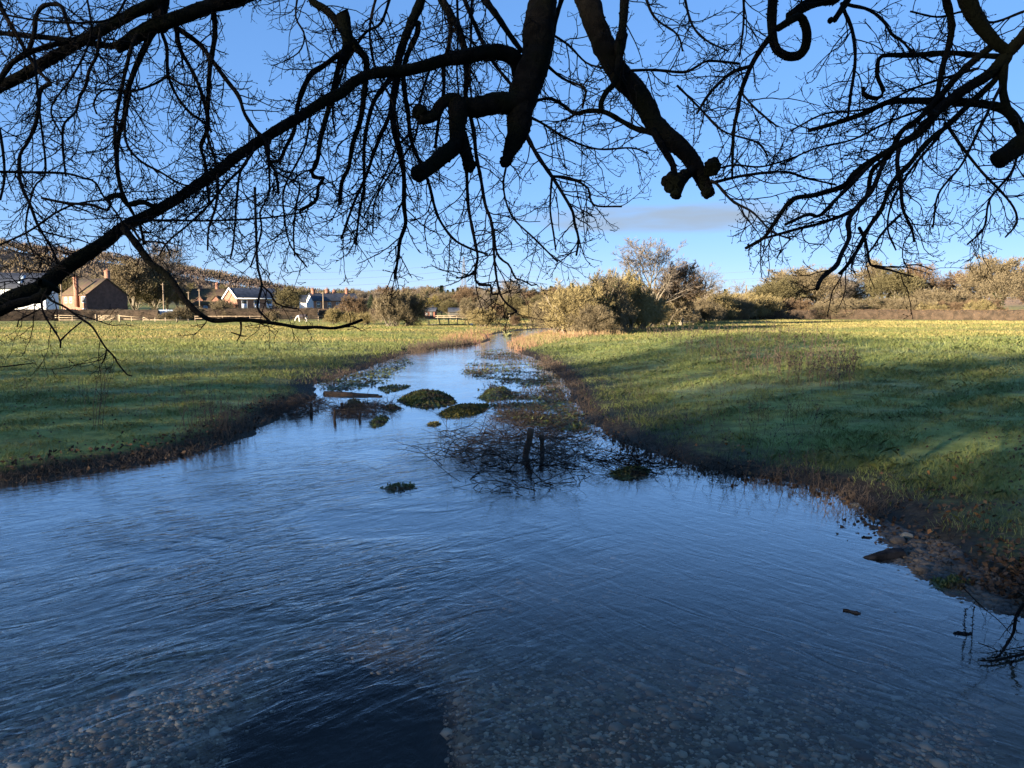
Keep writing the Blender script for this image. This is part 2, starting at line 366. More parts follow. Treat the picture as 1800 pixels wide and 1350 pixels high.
# ------------------------------------------------------------------ turf
def blades(mb, x, y, z, h, wd, lean=0.45, bend=0.5):
    n = len(x); a = rng.uniform(0, 2*math.pi, n); l = rng.normal(0, lean, (n, 2))
    base = np.stack([x, y, z], -1); side = np.stack([np.cos(a), np.sin(a), np.zeros(n)], -1)*(wd*.5)[:,None]
    mid = base + np.stack([l[:,0]*h*.35, l[:,1]*h*.35, h*.6], -1)
    tip = base + np.stack([l[:,0]*h*(.8+bend*.4), l[:,1]*h*(.8+bend*.4), h*rng.uniform(.8, 1.0, n)], -1)
    v = np.stack([base-side, base+side, mid+side*.75, tip, mid-side*.75], 1).reshape(-1, 3)
    mb.add(v, np.arange(n*5).reshape(n, 5))
def grass_mat():
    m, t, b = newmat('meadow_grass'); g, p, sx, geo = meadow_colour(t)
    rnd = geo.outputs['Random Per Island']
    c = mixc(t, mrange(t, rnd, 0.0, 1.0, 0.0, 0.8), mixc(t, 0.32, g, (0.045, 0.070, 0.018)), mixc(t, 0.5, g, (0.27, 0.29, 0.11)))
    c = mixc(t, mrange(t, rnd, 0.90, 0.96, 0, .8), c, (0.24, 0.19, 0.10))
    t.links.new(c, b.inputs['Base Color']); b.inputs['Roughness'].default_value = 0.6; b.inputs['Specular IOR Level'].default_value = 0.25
    tl = t.nodes.new('ShaderNodeBsdfTranslucent'); t.links.new(c, tl.inputs['Color']); ms = t.nodes.new('ShaderNodeMixShader'); ms.inputs[0].default_value = 0.35
    t.links.new(b.outputs[0], ms.inputs[1]); t.links.new(tl.outputs[0], ms.inputs[2]); t.links.new(ms.outputs[0], t.nodes['Material Output'].inputs['Surface'])
    return m
GRASS = grass_mat()
N = 820000
r = 5.0*(150/5.0)**rng.random(N); a = rng.uniform(-0.66, 0.66, N)
x, y = r*np.sin(a), r*np.cos(a); d = sdist(x, y)
clump = fbm(x, y, 1.6, 77); big = fbm(x, y, 0.35, 78)
keep = (d > 0.12) & (rng.random(N) < np.clip(0.25 + 2.3*(clump-0.32), 0.1, 1)*ss(0.1, 1.4, d))
stony = (x > 3.2) & (y < 9.8) & (d < 1.25 + .5*(clump-.5))
keep &= ~(stony & (rng.random(N) < .93))
x, y, r, clump, big, d = [q[keep] for q in (x, y, r, clump, big, d)]
z = H(x, y) - 0.01
k = np.clip(r/9, .7, 11)**0.85
h = (0.02 + 0.10*clump**1.6*1.5 + 0.16*np.clip(big-.5, 0, 1)*2)*rng.uniform(.45, 1.05, len(x))*np.clip(r/16, 1, 3.0)**0.7
h = np.minimum(h, rng.uniform(.09, .15, len(h))*np.clip(r/22, 1, 2.2))
mb = MB(); blades(mb, x, y, z, h, 0.0052*k, 0.6)
tag(mb.build('grass', GRASS), kind='stuff')
# rank tussocks of longer grass on the right bank
mb = MB(); tx, ty = [], []
for i in range(300):
    rr_ = rng.uniform(8, 34); px = rng.uniform(1020, 1800); X = XW(px, rr_)
    if sdist(np.array([X]), np.array([rr_]))[0] < .5: continue
    if fbm(np.array([X]), np.array([rr_]), .3, 5)[0] < .47: continue
    n = 60; q = rng.normal(0, .16*(1+rr_/30), (n, 2)); tx.append(X+q[:,0]); ty.append(rr_+q[:,1])
tx = np.concatenate(tx); ty = np.concatenate(ty); ok = sdist(tx, ty) > .15; tx, ty = tx[ok], ty[ok]
blades(mb, tx, ty, H(tx, ty)-.01, rng.uniform(.07, .17, len(tx)), 0.0042*np.clip(ty/9, .8, 3), 0.7)
tag(mb.build('tussock_grass', GRASS), kind='stuff')
# ------------------------------------------------------------------ branching growth, shared by all plants
def resample(P, n):
    P = np.asarray(P, float); s = np.concatenate([[0], np.cumsum(np.linalg.norm(np.diff(P[:,:3], axis=0), axis=1))])
    u = np.linspace(0, s[-1], n); return np.stack([np.interp(u, s, P[:,i]) for i in range(P.shape[1])], 1)
def catmull(P, sub=6):
    P = np.asarray(P, float)
    if len(P) < 3: return P
    Q = np.vstack([2*P[0]-P[1], P, 2*P[-1]-P[-2]]); out = []
    for i in range(1, len(Q)-2):
        p0, p1, p2, p3 = Q[i-1:i+3]
        for k in range(sub):
            s = k/sub; out.append(.5*((2*p1)+(-p0+p2)*s+(2*p0-5*p1+4*p2-p3)*s*s+(-p0+3*p1-3*p2+p3)*s**3))
    out.append(P[-1]); return np.array(out)
def spawn(P, Rr, k, u0, u1, ang, ln, n, jit, bias, bias2=None, rfac=0.55, tip=0.35, lnvar=.35, flat=0.0, rmin=0.0, cap=None):
    """grow k child twigs from each parent polyline. P (T,N,3) -> children (T*k,n,3) and radii"""
    T, N, _ = P.shape; M = T*k; ti = np.repeat(np.arange(T), k)
    u = (u0 + (u1-u0)*((np.tile(np.arange(k), T)+rng.random(M))/k))*(N-1)
    i = np.minimum(u.astype(int), N-2); f = (u-i)[:,None]
    p = P[ti,i]*(1-f)+P[ti,i+1]*f; tg = unit(P[ti,i+1]-P[ti,i]); r0 = Rr[ti,i]
    q = unit(np.cross(tg, rng.normal(size=(M, 3))))
    if flat: q = q*np.array([1, 1-flat, 1]); q = unit(q)
    an = ang*rng.uniform(.65, 1.3, M)[:,None]; d = unit(tg*np.cos(an)+q*np.sin(an)); d = d + 0.35*np.array(bias); d = unit(d)
    plen = np.linalg.norm(np.diff(P, axis=1), axis=2).sum(1)[ti]
    L = (ln*plen if ln < 0 else ln)
    if ln < 0: L = -ln*plen
    L = np.broadcast_to(L, M)*rng.uniform(1-lnvar, 1+lnvar, M)*(1-.35*u/(N-1)); st = (L/(n-1))[:,None]
    out = np.empty((M, n, 3)); out[:,0] = p; b1 = np.array(bias, float); b2 = b1 if bias2 is None else np.array(bias2, float)
    for j in range(1, n):
        s = (j-1)/max(n-2, 1); d = unit(d + rng.normal(0, jit, (M, 3)) + (b1*(1-s)+b2*s)*(2.2/n)); out[:,j] = out[:,j-1]+d*st
    r = np.maximum(r0*rfac, rmin)
    if cap: r = np.minimum(r, cap)
    rad_ = r[:,None]*np.linspace(1, tip, n)[None]
    return out, np.maximum(rad_, rmin*.6)
def ends(P, frac=0.0):
    """points and directions along the outer part of each polyline"""
    T, N, _ = P.shape; i = np.minimum((frac + (1-frac)*rng.random(T))*(N-1), N-1.001).astype(int); t = np.arange(T)
    return P[t, i], unit(P[t, i+1]-P[t, i])

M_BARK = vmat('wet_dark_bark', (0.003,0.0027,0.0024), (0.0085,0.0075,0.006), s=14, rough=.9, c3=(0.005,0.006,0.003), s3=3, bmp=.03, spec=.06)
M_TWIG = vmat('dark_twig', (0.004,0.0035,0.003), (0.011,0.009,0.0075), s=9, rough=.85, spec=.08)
M_DEAD = vmat('dead_stem_brown', (0.042,0.031,0.022), (0.120,0.086,0.060), s=2, rough=.85, island=.6, coord='Position')
M_BRUSH = vmat('wet_brushwood', (0.018,0.013,0.010), (0.070,0.050,0.036), s=2, rough=.85, island=.6, coord='Position')
M_RUST = vmat('dry_rusty_stem', (0.15,0.065,0.042), (0.30,0.165,0.105), s=.6, rough=.85, island=.7, c3=(0.24,0.18,0.085), s3=.25, coord='Position')
M_STRAW = vmat('dry_straw_stem', (0.20,0.13,0.06), (0.40,0.30,0.15), s=.6, rough=.85, island=.7, coord='Position')
M_CRESS = vmat('waterweed_green', (0.040,0.055,0.014), (0.125,0.150,0.040), s=5, rough=.6, island=.6, c3=(0.060,0.042,0.018), s3=2)
M_CRESSY = vmat('waterweed_yellow', (0.060,0.055,0.012), (0.20,0.165,0.030), s=5, rough=.65, island=.6, c3=(0.055,0.05,0.016), s3=2)
M_WOODW = vmat('sodden_wood', (0.030,0.019,0.011), (0.100,0.058,0.032), s=5, rough=.8, c3=(0.05,0.036,0.025), s3=2, bmp=.01)
M_DRIFT = vmat('black_driftwood', (0.010,0.010,0.011), (0.035,0.033,0.034), s=12, rough=.9, bmp=.01, spec=.03)
M_STONE = vmat('flint_stone', (0.035,0.028,0.020), (0.125,0.100,0.075), s=7, rough=.75, island=.7, c3=(0.05,0.042,0.035), s3=3, bmp=.01)
M_PALE = vmat('pale_stone', (0.17,0.145,0.10), (0.29,0.255,0.19), s=9, rough=.8, bmp=.01)
M_BED, t, b = newmat('bed_pebble'); geo = t.nodes.new('ShaderNodeNewGeometry'); sx = t.nodes.new('ShaderNodeSeparateXYZ'); t.links.new(geo.outputs['Position'], sx.inputs[0])
c_ = mixc(t, mth(t, 'POWER', geo.outputs['Random Per Island'], 1.6), (0.060, 0.043, 0.030), (0.42, 0.33, 0.23))
up = mth(t, 'ADD', sx.outputs[1], mth(t, 'ADD', mth(t, 'MULTIPLY', sx.outputs[0], 0.35), mth(t, 'MULTIPLY', mth(t, 'SUBTRACT', noise(t, geo.outputs['Position'], 0.5, 3), 0.5), 3.0)))
c_ = mixc(t, mrange(t, up, 4.6, 8.5, 0, .9), c_, (0.030, 0.028, 0.022))      # further out the bed is silted over
t.links.new(c_, b.inputs['Base Color']); b.inputs['Roughness'].default_value = .85
M_LEAF = vmat('fallen_leaf', (0.022,0.014,0.009), (0.080,0.047,0.025), s=6, rough=.8, island=.8, coord='Position')
M_ORANGE = vmat('orange_leaf', (0.17,0.075,0.025), (0.27,0.125,0.04), s=8, rough=.8, island=.5)

def stems(name, mat, pts, h, rad_, lean, kink=.12, side=3, heads=0.0, headsz=.02, k=4, twigs=0):
    """thin upright dead stems at the given ground points, optionally with seed heads and side twigs"""
    n = len(pts); d = unit(np.stack([rng.normal(0, lean, n), rng.normal(0, lean, n), np.ones(n)], -1))
    P = np.empty((n, k, 3)); P[:,0] = pts; st = (np.broadcast_to(h, n)/(k-1))[:,None]
    for j in range(1, k):
        d = unit(d + rng.normal(0, kink, (n, 3))); P[:,j] = P[:,j-1]+d*st
    rr_ = np.broadcast_to(rad_, n)[:,None]*np.linspace(1, .45, k)[None]
    mb = MB(); mb.tubes(P, rr_, side, cap=False)
    if twigs:
        Q, q = spawn(P, rr_, twigs, .35, .98, .8, -.3, 3, .2, (0,0,.25), rfac=.7); mb.tubes(Q, q, 3, cap=False)
        if heads:
            e, dd = ends(Q, .8); m_ = rng.random(len(e)) < heads
            mb.slivers(e[m_], dd[m_]+rng.normal(0,.4,(m_.sum(),3)), headsz*2, headsz)
    if heads:
        for q in range(4):
            m_ = rng.random(n) < heads; e = P[m_, -1] - (P[m_,-1]-P[m_,-2])*rng.random((m_.sum(),1))*.9
            mb.slivers(e, unit(P[m_,-1]-P[m_,-2])+rng.normal(0,.7,(m_.sum(),3)), headsz*1.8, headsz)
    return mb
def scatter_px(poly, n, z=0.0, dens=None):
    """random ground points whose photograph position falls in a pixel polygon"""
    poly = np.array(poly, float); x0, y0 = poly.min(0); x1, y1 = poly.max(0); out = []
    A = poly; B = np.roll(poly, -1, 0)
    px = rng.uniform(x0, x1, n*3); py = rng.uniform(y0, y1, n*3); ins = np.zeros(len(px), bool)
    for (ax, ay), (bx, by) in zip(A, B):
        ins ^= ((ay > py) != (by > py)) & (px < (bx-ax)*(py-ay)/(by-ay+1e-12)+ax)
    px, py = px[ins][:n], py[ins][:n]
    q = np.array([G(a, b, z) for a, b in zip(px, py)])
    return q
def on_ground(q, water_ok=True):
    h = H(q[:,0], q[:,1]); q = q.copy(); q[:,2] = np.maximum(h, -0.05 if water_ok else -9); return q
def along_edge(pxs, n, off=(-.3, .6)):
    E = np.array([G(*p)[:2] for p in pxs]); E = resample(np.c_[E, np.zeros(len(E))], 400)
    i = rng.integers(0, 399, n); t_ = unit(E[i+1]-E[i]); nrm = np.stack([-t_[:,1], t_[:,0], 0*t_[:,0]], -1)
    return E[i] + nrm*rng.uniform(*off, n)[:,None] + rng.normal(0, .08, (n, 3))*np.array([1,1,0])

# dark dead herbage along the left bank, thickest round the drift heap
q = on_ground(along_edge(left_px[4:9], 800, (-.15, .8))); tag(stems('x', M_DEAD, q, rng.uniform(.06,.24,len(q)), .0045, .45, .25, twigs=3).build('bank_herbage', M_DEAD), kind='stuff')
q = on_ground(along_edge(left_px[0:5], 900, (-.1, .45))); tag(stems('x', M_DEAD, q, rng.uniform(.05,.16,len(q)), .004, .7, .3, twigs=2).build('bank_herbage', M_DEAD), kind='stuff')
q = on_ground(along_edge(left_px[10:18], 1500, (-.6, .5))); q = q[fbm(q[:,0], q[:,1], .9, 92) > .45]; tag(stems('x', M_DEAD, q, rng.uniform(.08,.26,len(q))*np.clip(q[:,1]/30,.7,1.3), .0085, .35, .22, twigs=3).build('bank_herbage', M_DEAD), kind='stuff')
q = on_ground(along_edge(left_px[15:18], 420, (-.3, .9))); tag(stems('x', M_DEAD, q, rng.uniform(.25,.6,len(q)), .012, .2, .15, twigs=3).build('bank_herbage', M_DEAD), kind='stuff')
# dark herbage along the right bank
q = on_ground(along_edge(right_px[6:15], 2600, (-.7, .4))); q = q[fbm(q[:,0], q[:,1], 1.1, 91) > .47]; tag(stems('x', M_DEAD, q, rng.uniform(.06,.22,len(q))*np.clip(q[:,1]/22,.6,1.4), .006*np.clip(q[:,1]/20,.7,2), .5, .25, twigs=3).build('bank_herbage', M_DEAD), kind='stuff')
q = on_ground(along_edge(right_px[14:21], 1100, (-.6, .25))); tag(stems('x', M_DEAD, q, rng.uniform(.06,.22,len(q)), .004, .7, .3, twigs=3).build('bank_herbage', M_DEAD), kind='stuff')
# drowned stems standing in the shallows on the right of the channel
sh_poly = [(835,618),(880,612),(930,632),(965,655),(985,690),(1000,720),(1030,760),(930,745),(880,725),(850,700),(865,672),(815,655),(830,640)]
q = scatter_px(sh_poly, 4800); cl = fbm(q[:,0], q[:,1]*.7, .9, 12); q = q[cl > .5]; q[:,2] = -.05
tag(stems('x', M_DEAD, q, rng.uniform(.04,.16,len(q)), .010, .6, .25, twigs=3).build('drowned_stems', M_DEAD), kind='stuff')
for poly, n in (([(835,625),(905,612),(945,630),(900,636),(862,632)], 700), ([(850,675),(900,680),(985,690),(1000,712),(930,715),(860,700)], 650), ([(820,640),(870,640),(860,662),(815,664)], 160)):
    q = scatter_px(poly, n); cl = fbm(q[:,0], q[:,1], 1.1, 19); q = q[cl > .46]; q[:,2] = -.04
    tag(stems('x', M_DEAD, q, rng.uniform(.06,.24,len(q)), .011, .5, .25, twigs=4).build('drowned_stems', M_DEAD), kind='stuff')
# floating scraps of weed among them
mb = MB(); q = scatter_px(sh_poly, 2000); cl = fbm(q[:,0], q[:,1], 1.3, 15); q = q[cl > .5]
for j in range(7):
    p_ = q + rng.normal(0, .12, q.shape)*np.array([1.4,1,0]); p_[:,2] = .012
    mb.slivers(p_, rng.normal(0,1,q.shape)*np.array([1,1,.15]), .14, .06, np.array([0,0,1.])+rng.normal(0,.3,q.shape))
q = scatter_px([(560,668),(640,655),(720,628),(720,640),(650,680),(580,688)], 500)
for j in range(5):
    p_ = q + rng.normal(0, .12, q.shape)*np.array([1.4,1,0]); p_[:,2] = .012
    mb.slivers(p_, rng.normal(0,1,q.shape)*np.array([1,1,.15]), .14, .06, np.array([0,0,1.])+rng.normal(0,.3,q.shape))
tag(mb.build('floating_weed', M_CRESS), kind='stuff')
# sunlit rusty reeds either side of the far stream
rp = [(770,606),(800,590),(850,578),(900,571),(985,570),(1110,596),(1000,606),(905,622),(890,607),(905,597),(960,584),(930,578),(870,585),(858,597),(840,606)]
q = scatter_px(rp, 3600); dd_ = sdist(q[:,0], q[:,1]); q = q[dd_ > -.15]; q = on_ground(q)
tag(stems('x', M_RUST, q, rng.uniform(.14,.45,len(q)), .013, .22, .15, twigs=3).build('reeds', M_RUST), kind='stuff')
q = scatter_px([(985,572),(1110,583),(1140,592),(1090,600),(1000,606)], 1500); q = on_ground(q)
tag(stems('x', M_STRAW, q, rng.uniform(.2,.6,len(q)), .013, .25, .15, twigs=2).build('reeds', M_STRAW), kind='stuff')
q = scatter_px([(640,580),(800,575),(820,585),(760,600),(640,596)], 2); 
# dead docks standing on the low rise of the right bank, their seed heads dark
q = scatter_px([(1120,588),(1250,586),(1420,592),(1520,640),(1480,672),(1300,640),(1180,610)], 520, .8); q = on_ground(q)
tag(stems('x', M_DEAD, q, rng.uniform(.35,.85,len(q)), .007, .15, .10, heads=.8, headsz=.035, twigs=3).build('dead_docks', M_DEAD), kind='stuff')
q = scatter_px([(1030,640),(1250,610),(1420,660),(1450,820),(1250,800),(1080,720)], 330, .45); q = on_ground(q)
tag(stems('x', M_DEAD, q, rng.uniform(.2,.55,len(q)), .004, .3, .15, heads=.4, headsz=.02, twigs=3).build('dead_docks', M_DEAD), kind='stuff')
q = scatter_px([(0,598),(560,598),(700,618),(500,680),(350,740),(0,700)], 210, .45); q = on_ground(q)
tag(stems('x', M_DEAD, q, rng.uniform(.2,.6,len(q)), .005, .2, .12, heads=.3, headsz=.02, twigs=3).build('dead_docks', M_DEAD), kind='stuff')
q = on_ground(along_edge([(400,778),(450,752)], 90, (.1, .9))); 
tag(stems('x', M_DEAD, q, rng.uniform(.3,.75,len(q)), .005, .15, .12, heads=.3, headsz=.018, twigs=4).build('dead_docks', M_DEAD), kind='stuff')
# coarse dry tufts over the sunlit far meadow
N = 210000; r_ = rng.uniform(46, 150, N)**1.0; a_ = rng.uniform(-.62, .62, N); x, y = r_*np.sin(a_), r_*np.cos(a_); dn = fbm(x*.5, y, .12, 61)
kp = (sdist(x, y) > .6) & (rng.random(N) < ss(.36, .66, dn)*.8) & ~((y > 108) & (x < -15)); x, y = x[kp], y[kp]
mb = MB(); blades(mb, x, y, H(x, y)-.02, rng.uniform(.08,.24,len(x)), .028*y/60, .5)
tag(mb.build('dry_grass', vmat('dry_meadow_grass', (0.19,0.17,0.045), (0.36,0.27,0.11), s=.2, rough=.8, island=.5, coord='Position')), kind='stuff')

# tall thin dead stems on the left bank
o = thing('dead_sapling', 'clump of tall thin leaning dead stems standing alone on the left bank grass', 'dead stems', (*G(168,742,.45)[:2], zat(*G(168,742,.45)[:2])))
o0 = np.array(o.location); mb = MB()
for (bx, by), (tx_, ty_) in (((163,742),(176,640)),((166,745),(190,636)),((170,740),(200,622)),((175,738),(185,668)),((178,735),(204,628))):
    Y = o0[1]; a_ = at(bx, by, Y)-o0; b_ = at(tx_, ty_, Y+.15)-o0; a_[2] = -.03
    P = catmull(np.array([a_, a_*.55+b_*.45+np.array([-.04,0,.02]), b_]), 6); P += rng.normal(0, .006, P.shape)
    mb.tubes(P, np.linspace(.0075,.003,len(P)), 4)
    Q, qq = spawn(P[None], np.linspace(.007,.003,len(P))[None], 12, .3, 1, .6, .14, 4, .2, (0,0,.3), rfac=.6, rmin=.0022); mb.tubes(Q, qq, 3)
mb.build('stem', M_DEAD, o)

# heap of drifted brush in the shallows, with two cut posts
def brush(name, label, poly, n, hmax, mat, loc_px, ln=.6, rad_=.006, arcs=1.0):
    q = scatter_px(poly, n); c = G(*loc_px); o = thing(name, label, 'brushwood', (c[0], c[1], 0)); c[2] = 0
    q = q - c; dcn = np.linalg.norm(q/np.abs(q).max(0).clip(.1), axis=1)
    q[:,2] = rng.uniform(-.04, 1, n)*hmax*np.clip(1.1-dcn, .08, 1)
    d = unit(rng.normal(0, 1, (n, 3))*np.array([1.2,.8,.28])); k = 7; P = np.empty((n, k, 3)); P[:,0] = q; st = (rng.uniform(.4,1.3,n)*ln/(k-1))[:,None]
    for j in range(1, k):
        d = unit(d + rng.normal(0,.24,(n,3)) + np.array([0,0,-.10*arcs])*(j/k)); P[:,j] = P[:,j-1]+d*st
    P[:,:,2] = np.maximum(P[:,:,2], -.03)
    r_ = rad_*rng.uniform(.5,1.3,n)[:,None]*np.linspace(1,.4,k)[None]; mb = MB(); mb.tubes(P, r_, 3, cap=False)
    Q, qq = spawn(P, r_, 3, .2, 1, .8, ln*.3, 4, .25, (0,0,.15), rfac=.6); Q[:,:,2] = np.maximum(Q[:,:,2], -.02); mb.tubes(Q, qq, 3, cap=False)
    mb.build('sticks', mat, o); return o, c
bo, bc = brush('brush_heap', 'wide heap of dark tangled brushwood round two cut posts in the shallows', [(800,790),(830,768),(900,752),(980,745),(1040,775),(1045,808),(980,826),(880,826),(810,815)], 470, .36, M_BRUSH, (920,800), .80, .008)
brush('drift_sticks', 'loose spread of bare twigs lying in the calm water in front of the brush heap', [(800,815),(900,820),(1030,815),(1035,850),(960,872),(870,870),(805,850)], 110, .26, M_TWIG, (915,845), .9, .007)
brush('drift_sticks', 'scatter of thin bare twigs in the current left of the brush heap', [(745,790),(800,740),(830,790),(800,830),(755,820)], 80, .26, M_TWIG, (785,795), .8, .006)
brush('drift_sticks', 'tangle of twigs caught at the foot of the right bank beside the brush heap', [(1040,820),(1100,795),(1170,815),(1160,838),(1080,836)], 190, .18, M_TWIG, (1100,822), .7, .006)
brush('drift_sticks', 'low dark tangle of twigs upstream of the two cut posts', [(880,722),(960,722),(975,745),(900,748),(870,735)], 170, .16, M_BRUSH, (920,735), .6, .008)
brush('drift_sticks', 'dark brushwood jammed against the left bank beside the cut stake', [(470,722),(520,708),(575,700),(568,720),(520,735),(475,738)], 420, .26, M_BRUSH, (522,720), .6, .007)
brush('drift_sticks', 'fan of bare twigs dipping into the water below the right bank', [(1180,826),(1260,832),(1340,842),(1360,850),(1280,850),(1200,842)], 45, .25, M_TWIG, (1270,838), .5, .004)
def post(label, px0, py0, px1, py1, wpx, name='cut_post', group=None):
    c = G(px0, py0); Y = c[1]; o = thing(name, label, 'post', (c[0], c[1], 0), 0, group); top = at(px1, py1, Y)-np.array([c[0],c[1],0]); r_ = wpx/2/FPX*Y
    P = np.array([[0,0,-.3],[0,0,.02],top*.6+np.array([.01,0,0]),top]); mb = MB(); P = catmull(P, 3); rr_ = r_*(1+.12*np.sin(np.arange(len(P))*1.9)); mb.tubes(P, rr_, 8)
    mb.build('post_shaft', M_WOODW, o, smooth=False); return o
post('thicker leaning one of the two cut posts in the brush heap', 924, 802, 933, 753, 12)
post('shorter upright one of the two cut posts in the brush heap', 953, 800, 951, 764, 8)
post('stout wet stake standing by the jammed brushwood at the left bank', 547, 726, 546, 708, 5.5, 'stake')
post('dark stake at the left end of the drift raft in midstream', 588, 738, 588.5, 720, 5, 'stake')
post('rust coloured broken stake on top of the drift raft', 602, 722, 600, 708, 5, 'stake')
post('dark stake in the middle of the drift raft', 632, 736, 632, 722, 4.5, 'stake')
brush('drift_raft', 'dark raft of drifted sticks and weed held by stakes in midstream', [(585,716),(640,708),(690,712),(700,720),(650,732),(592,736)], 420, .20, M_BRUSH, (640,722), .5, .008)

def mound(name, label, poly, hgt, mat, n, leaf=.05, cat='water weed'):
    """hummock of matted waterweed: an irregular dome with small leaves all over it"""
    poly = np.array([G(*p)[:2] for p in poly]); c = poly.mean(0); o = thing(name, label, cat, (c[0], c[1], 0))
    P = resample(np.c_[np.vstack([poly, poly[:1]]), np.zeros(len(poly)+1)], 41)[:-1,:2]-c; rings = 12; V = []
    for j in range(rings+1):
        s = 1-j/rings; rr_ = P*s*(1+.05*rng.normal(size=(40,1))*(j > 0)); zz = hgt*(1-s**1.7)*(.55+.95*fbm(rr_[:,0], rr_[:,1], 4.5, 8))-.03; V.append(np.c_[rr_, zz])
    V = np.array(V); ii = np.arange((rings+1)*40).reshape(rings+1, 40); mb = MB(); mb.add(V.reshape(-1,3), np.stack([ii[:-1],np.roll(ii,-1,1)[:-1],np.roll(ii,-1,1)[1:],ii[1:]],-1).reshape(-1,4))
    a_ = rng.integers(0, 40, n); s = np.sqrt(rng.random(n))*1.06; p_ = P[a_]*s[:,None]*(1+rng.normal(0,.03,(n,1))); zz = hgt*(1-np.minimum(s,1)**1.7)*(.55+.95*fbm(p_[:,0],p_[:,1],4.5,8))-.02
    mb.slivers(np.c_[p_, np.maximum(zz, .004)], rng.normal(0,1,(n,3))*np.array([1,1,.5])+np.array([.2,-.3,.45]), leaf*rng.uniform(.6,1.5,n), leaf*.6)
    ns = n//5; a_ = rng.integers(0, 40, ns); p_ = P[a_]*rng.uniform(.85,1.02,(ns,1)); mb.slivers(np.c_[p_, rng.uniform(.004,.012,ns)], np.stack([rng.normal(-.35,.35,ns), rng.normal(-1,.35,ns), rng.normal(0,.03,ns)], -1), leaf*rng.uniform(1.5,5,ns), leaf*.4, np.array([0,0,1.])+rng.normal(0,.2,(ns,3)))
    mb.build('weed_mat', mat, o); return o
mound('weed_mound', 'large dark green dome of waterweed in the middle of the stream', [(704,704),(722,692),(745,686),(768,688),(790,698),(798,708),(778,714),(752,718),(722,712)], .17, M_CRESS, 9000, .06)
mound('weed_mound', 'low yellowish mat of waterweed just below the green dome', [(775,728),(795,716),(830,712),(856,711),(850,722),(825,731),(790,734)], .12, M_CRESSY, 4600, .06)
mound('weed_mound', 'flat green tongue of waterweed floating above the fallen log', [(665,682),(690,676),(722,678),(710,684),(680,691)], .04, M_CRESS, 900)
mound('weed_mound', 'small green patch of waterweed trailing below the drift raft', [(652,742),(672,730),(682,735),(672,748),(655,752)], .04, M_CRESS, 700)
mound('weed_mound', 'yellow moss patch on the drift raft', [(604,716),(625,709),(638,712),(630,718),(608,720)], .22, M_CRESSY, 500)
mound('weed_mound', 'scrap of yellow waterweed in the fast water above the brush heap', [(752,746),(765,742),(775,745),(764,749)], .04, M_CRESSY, 250)
mound('weed_mound', 'dark weedy hump at the edge of the flooded stems', [(842,700),(860,684),(885,680),(900,690),(885,702),(858,706)], .15, M_CRESS, 1800)
mound('weed_mound', 'green tip of weed at the right end of the drift raft', [(672,716),(690,712),(704,718),(688,723)], .08, M_CRESS, 500)
mound('weed_mound', 'thin green raft of cress floating in the calm water left of the drift twigs', [(674,857),(700,850),(725,851),(728,858),(690,865)], .02, M_CRESS, 350, .04)
mound('weed_mound', 'dark leafy clump in the shallows under the right bank', [(1075,832),(1110,822),(1140,826),(1130,838),(1090,841)], .10, M_CRESS, 900)
mound('weed_mound', 'wet green weed on the waterline below the stony bank', [(1640,1022),(1680,1014),(1712,1030),(1690,1040),(1655,1034)], .05, M_CRESS, 700, .04)
mound('flag_clump', 'pale yellow green clump of flag leaves in the far shallows', [(887,589),(895,588),(898,590),(890,591)], .30, vmat('pale_flag_leaf', (.12,.12,.05), (.22,.22,.10), s=3, rough=.7, island=.5), 120, .25)

# fallen log and driftwood
def log(name, label, pts, Y, rads, mat, k=9, cat='log'):
    c = at(pts[len(pts)//2][0], pts[len(pts)//2][1], Y); c[2] = 0; o = thing(name, label, cat, tuple(c)); P = np.array([at(px, py, Y+dy)-c for px, py, dy in pts]); P = catmull(P, 5)
    rr_ = np.interp(np.linspace(0,1,len(P)), np.linspace(0,1,len(rads)), rads)*(1+.05*rng.normal(size=len(P))); mb = MB(); mb.tubes(P, rr_, k); 
    mb.F.append(np.arange(k)[::-1][None]+0); mb.build('timber', mat, o, smooth=False); return o
log('fallen_log', 'brown weathered log lying across the water behind the drift raft', [(570,692,.25),(600,693,.1),(630,695,0),(665,697,-.1)], 23.2, [.085,.09,.075,.07], M_WOODW)
log('fallen_log', 'dark half sunk bough lying along the foot of the weathered log', [(578,702,0),(620,701,0),(650,699,.1),(672,697,.2)], 22.6, [.05,.07,.05,.04], M_WOODW)
c = G(1555, 979); o = thing('driftwood', 'black wedge of driftwood floating near the stony right bank', 'driftwood', (c[0], c[1], 0), R(9))
prof = [(-.24,.005),(-.05,.055),(.10,.075),(.20,.078),(.235,.03),(.225,-.03),(-.2,-.03)]
mb = MB(); V = []
for yy, sc, dz in ((-.05,.93,-.012),(-.03,1,.0),(0,1.0,.004),(.035,.97,0),(.055,.86,-.014)):
    V.append([(u*sc+rng.normal(0,.004), yy+.12*(u*.1), max(zz+dz,-.04)+rng.normal(0,.003)) for u, zz in prof])
V = np.array(V); ii = np.arange(5*7).reshape(5,7); mb.add(V.reshape(-1,3), np.stack([ii[:-1],ii[1:],np.roll(ii,-1,1)[1:],np.roll(ii,-1,1)[:-1]],-1).reshape(-1,4)); mb.add(V[0], [list(range(7))]); mb.add(V[-1], [list(range(7))[::-1]])
mb.build('timber', M_DRIFT, o)
def chip(label, px, py, L, ang_):
    c = G(px, py); o = thing('driftwood', label, 'driftwood', (c[0], c[1], 0), ang_); P = np.array([[-L/2,0,.001],[-L*.2,.006,.004],[L*.15,-.006,.004],[L/2,.004,.000]]); P = catmull(P, 4); mb = MB()
    mb.tubes(P, L*.11*(.6+.6*rng.random(len(P))), 6); mb.build('timber', M_DRIFT, o)
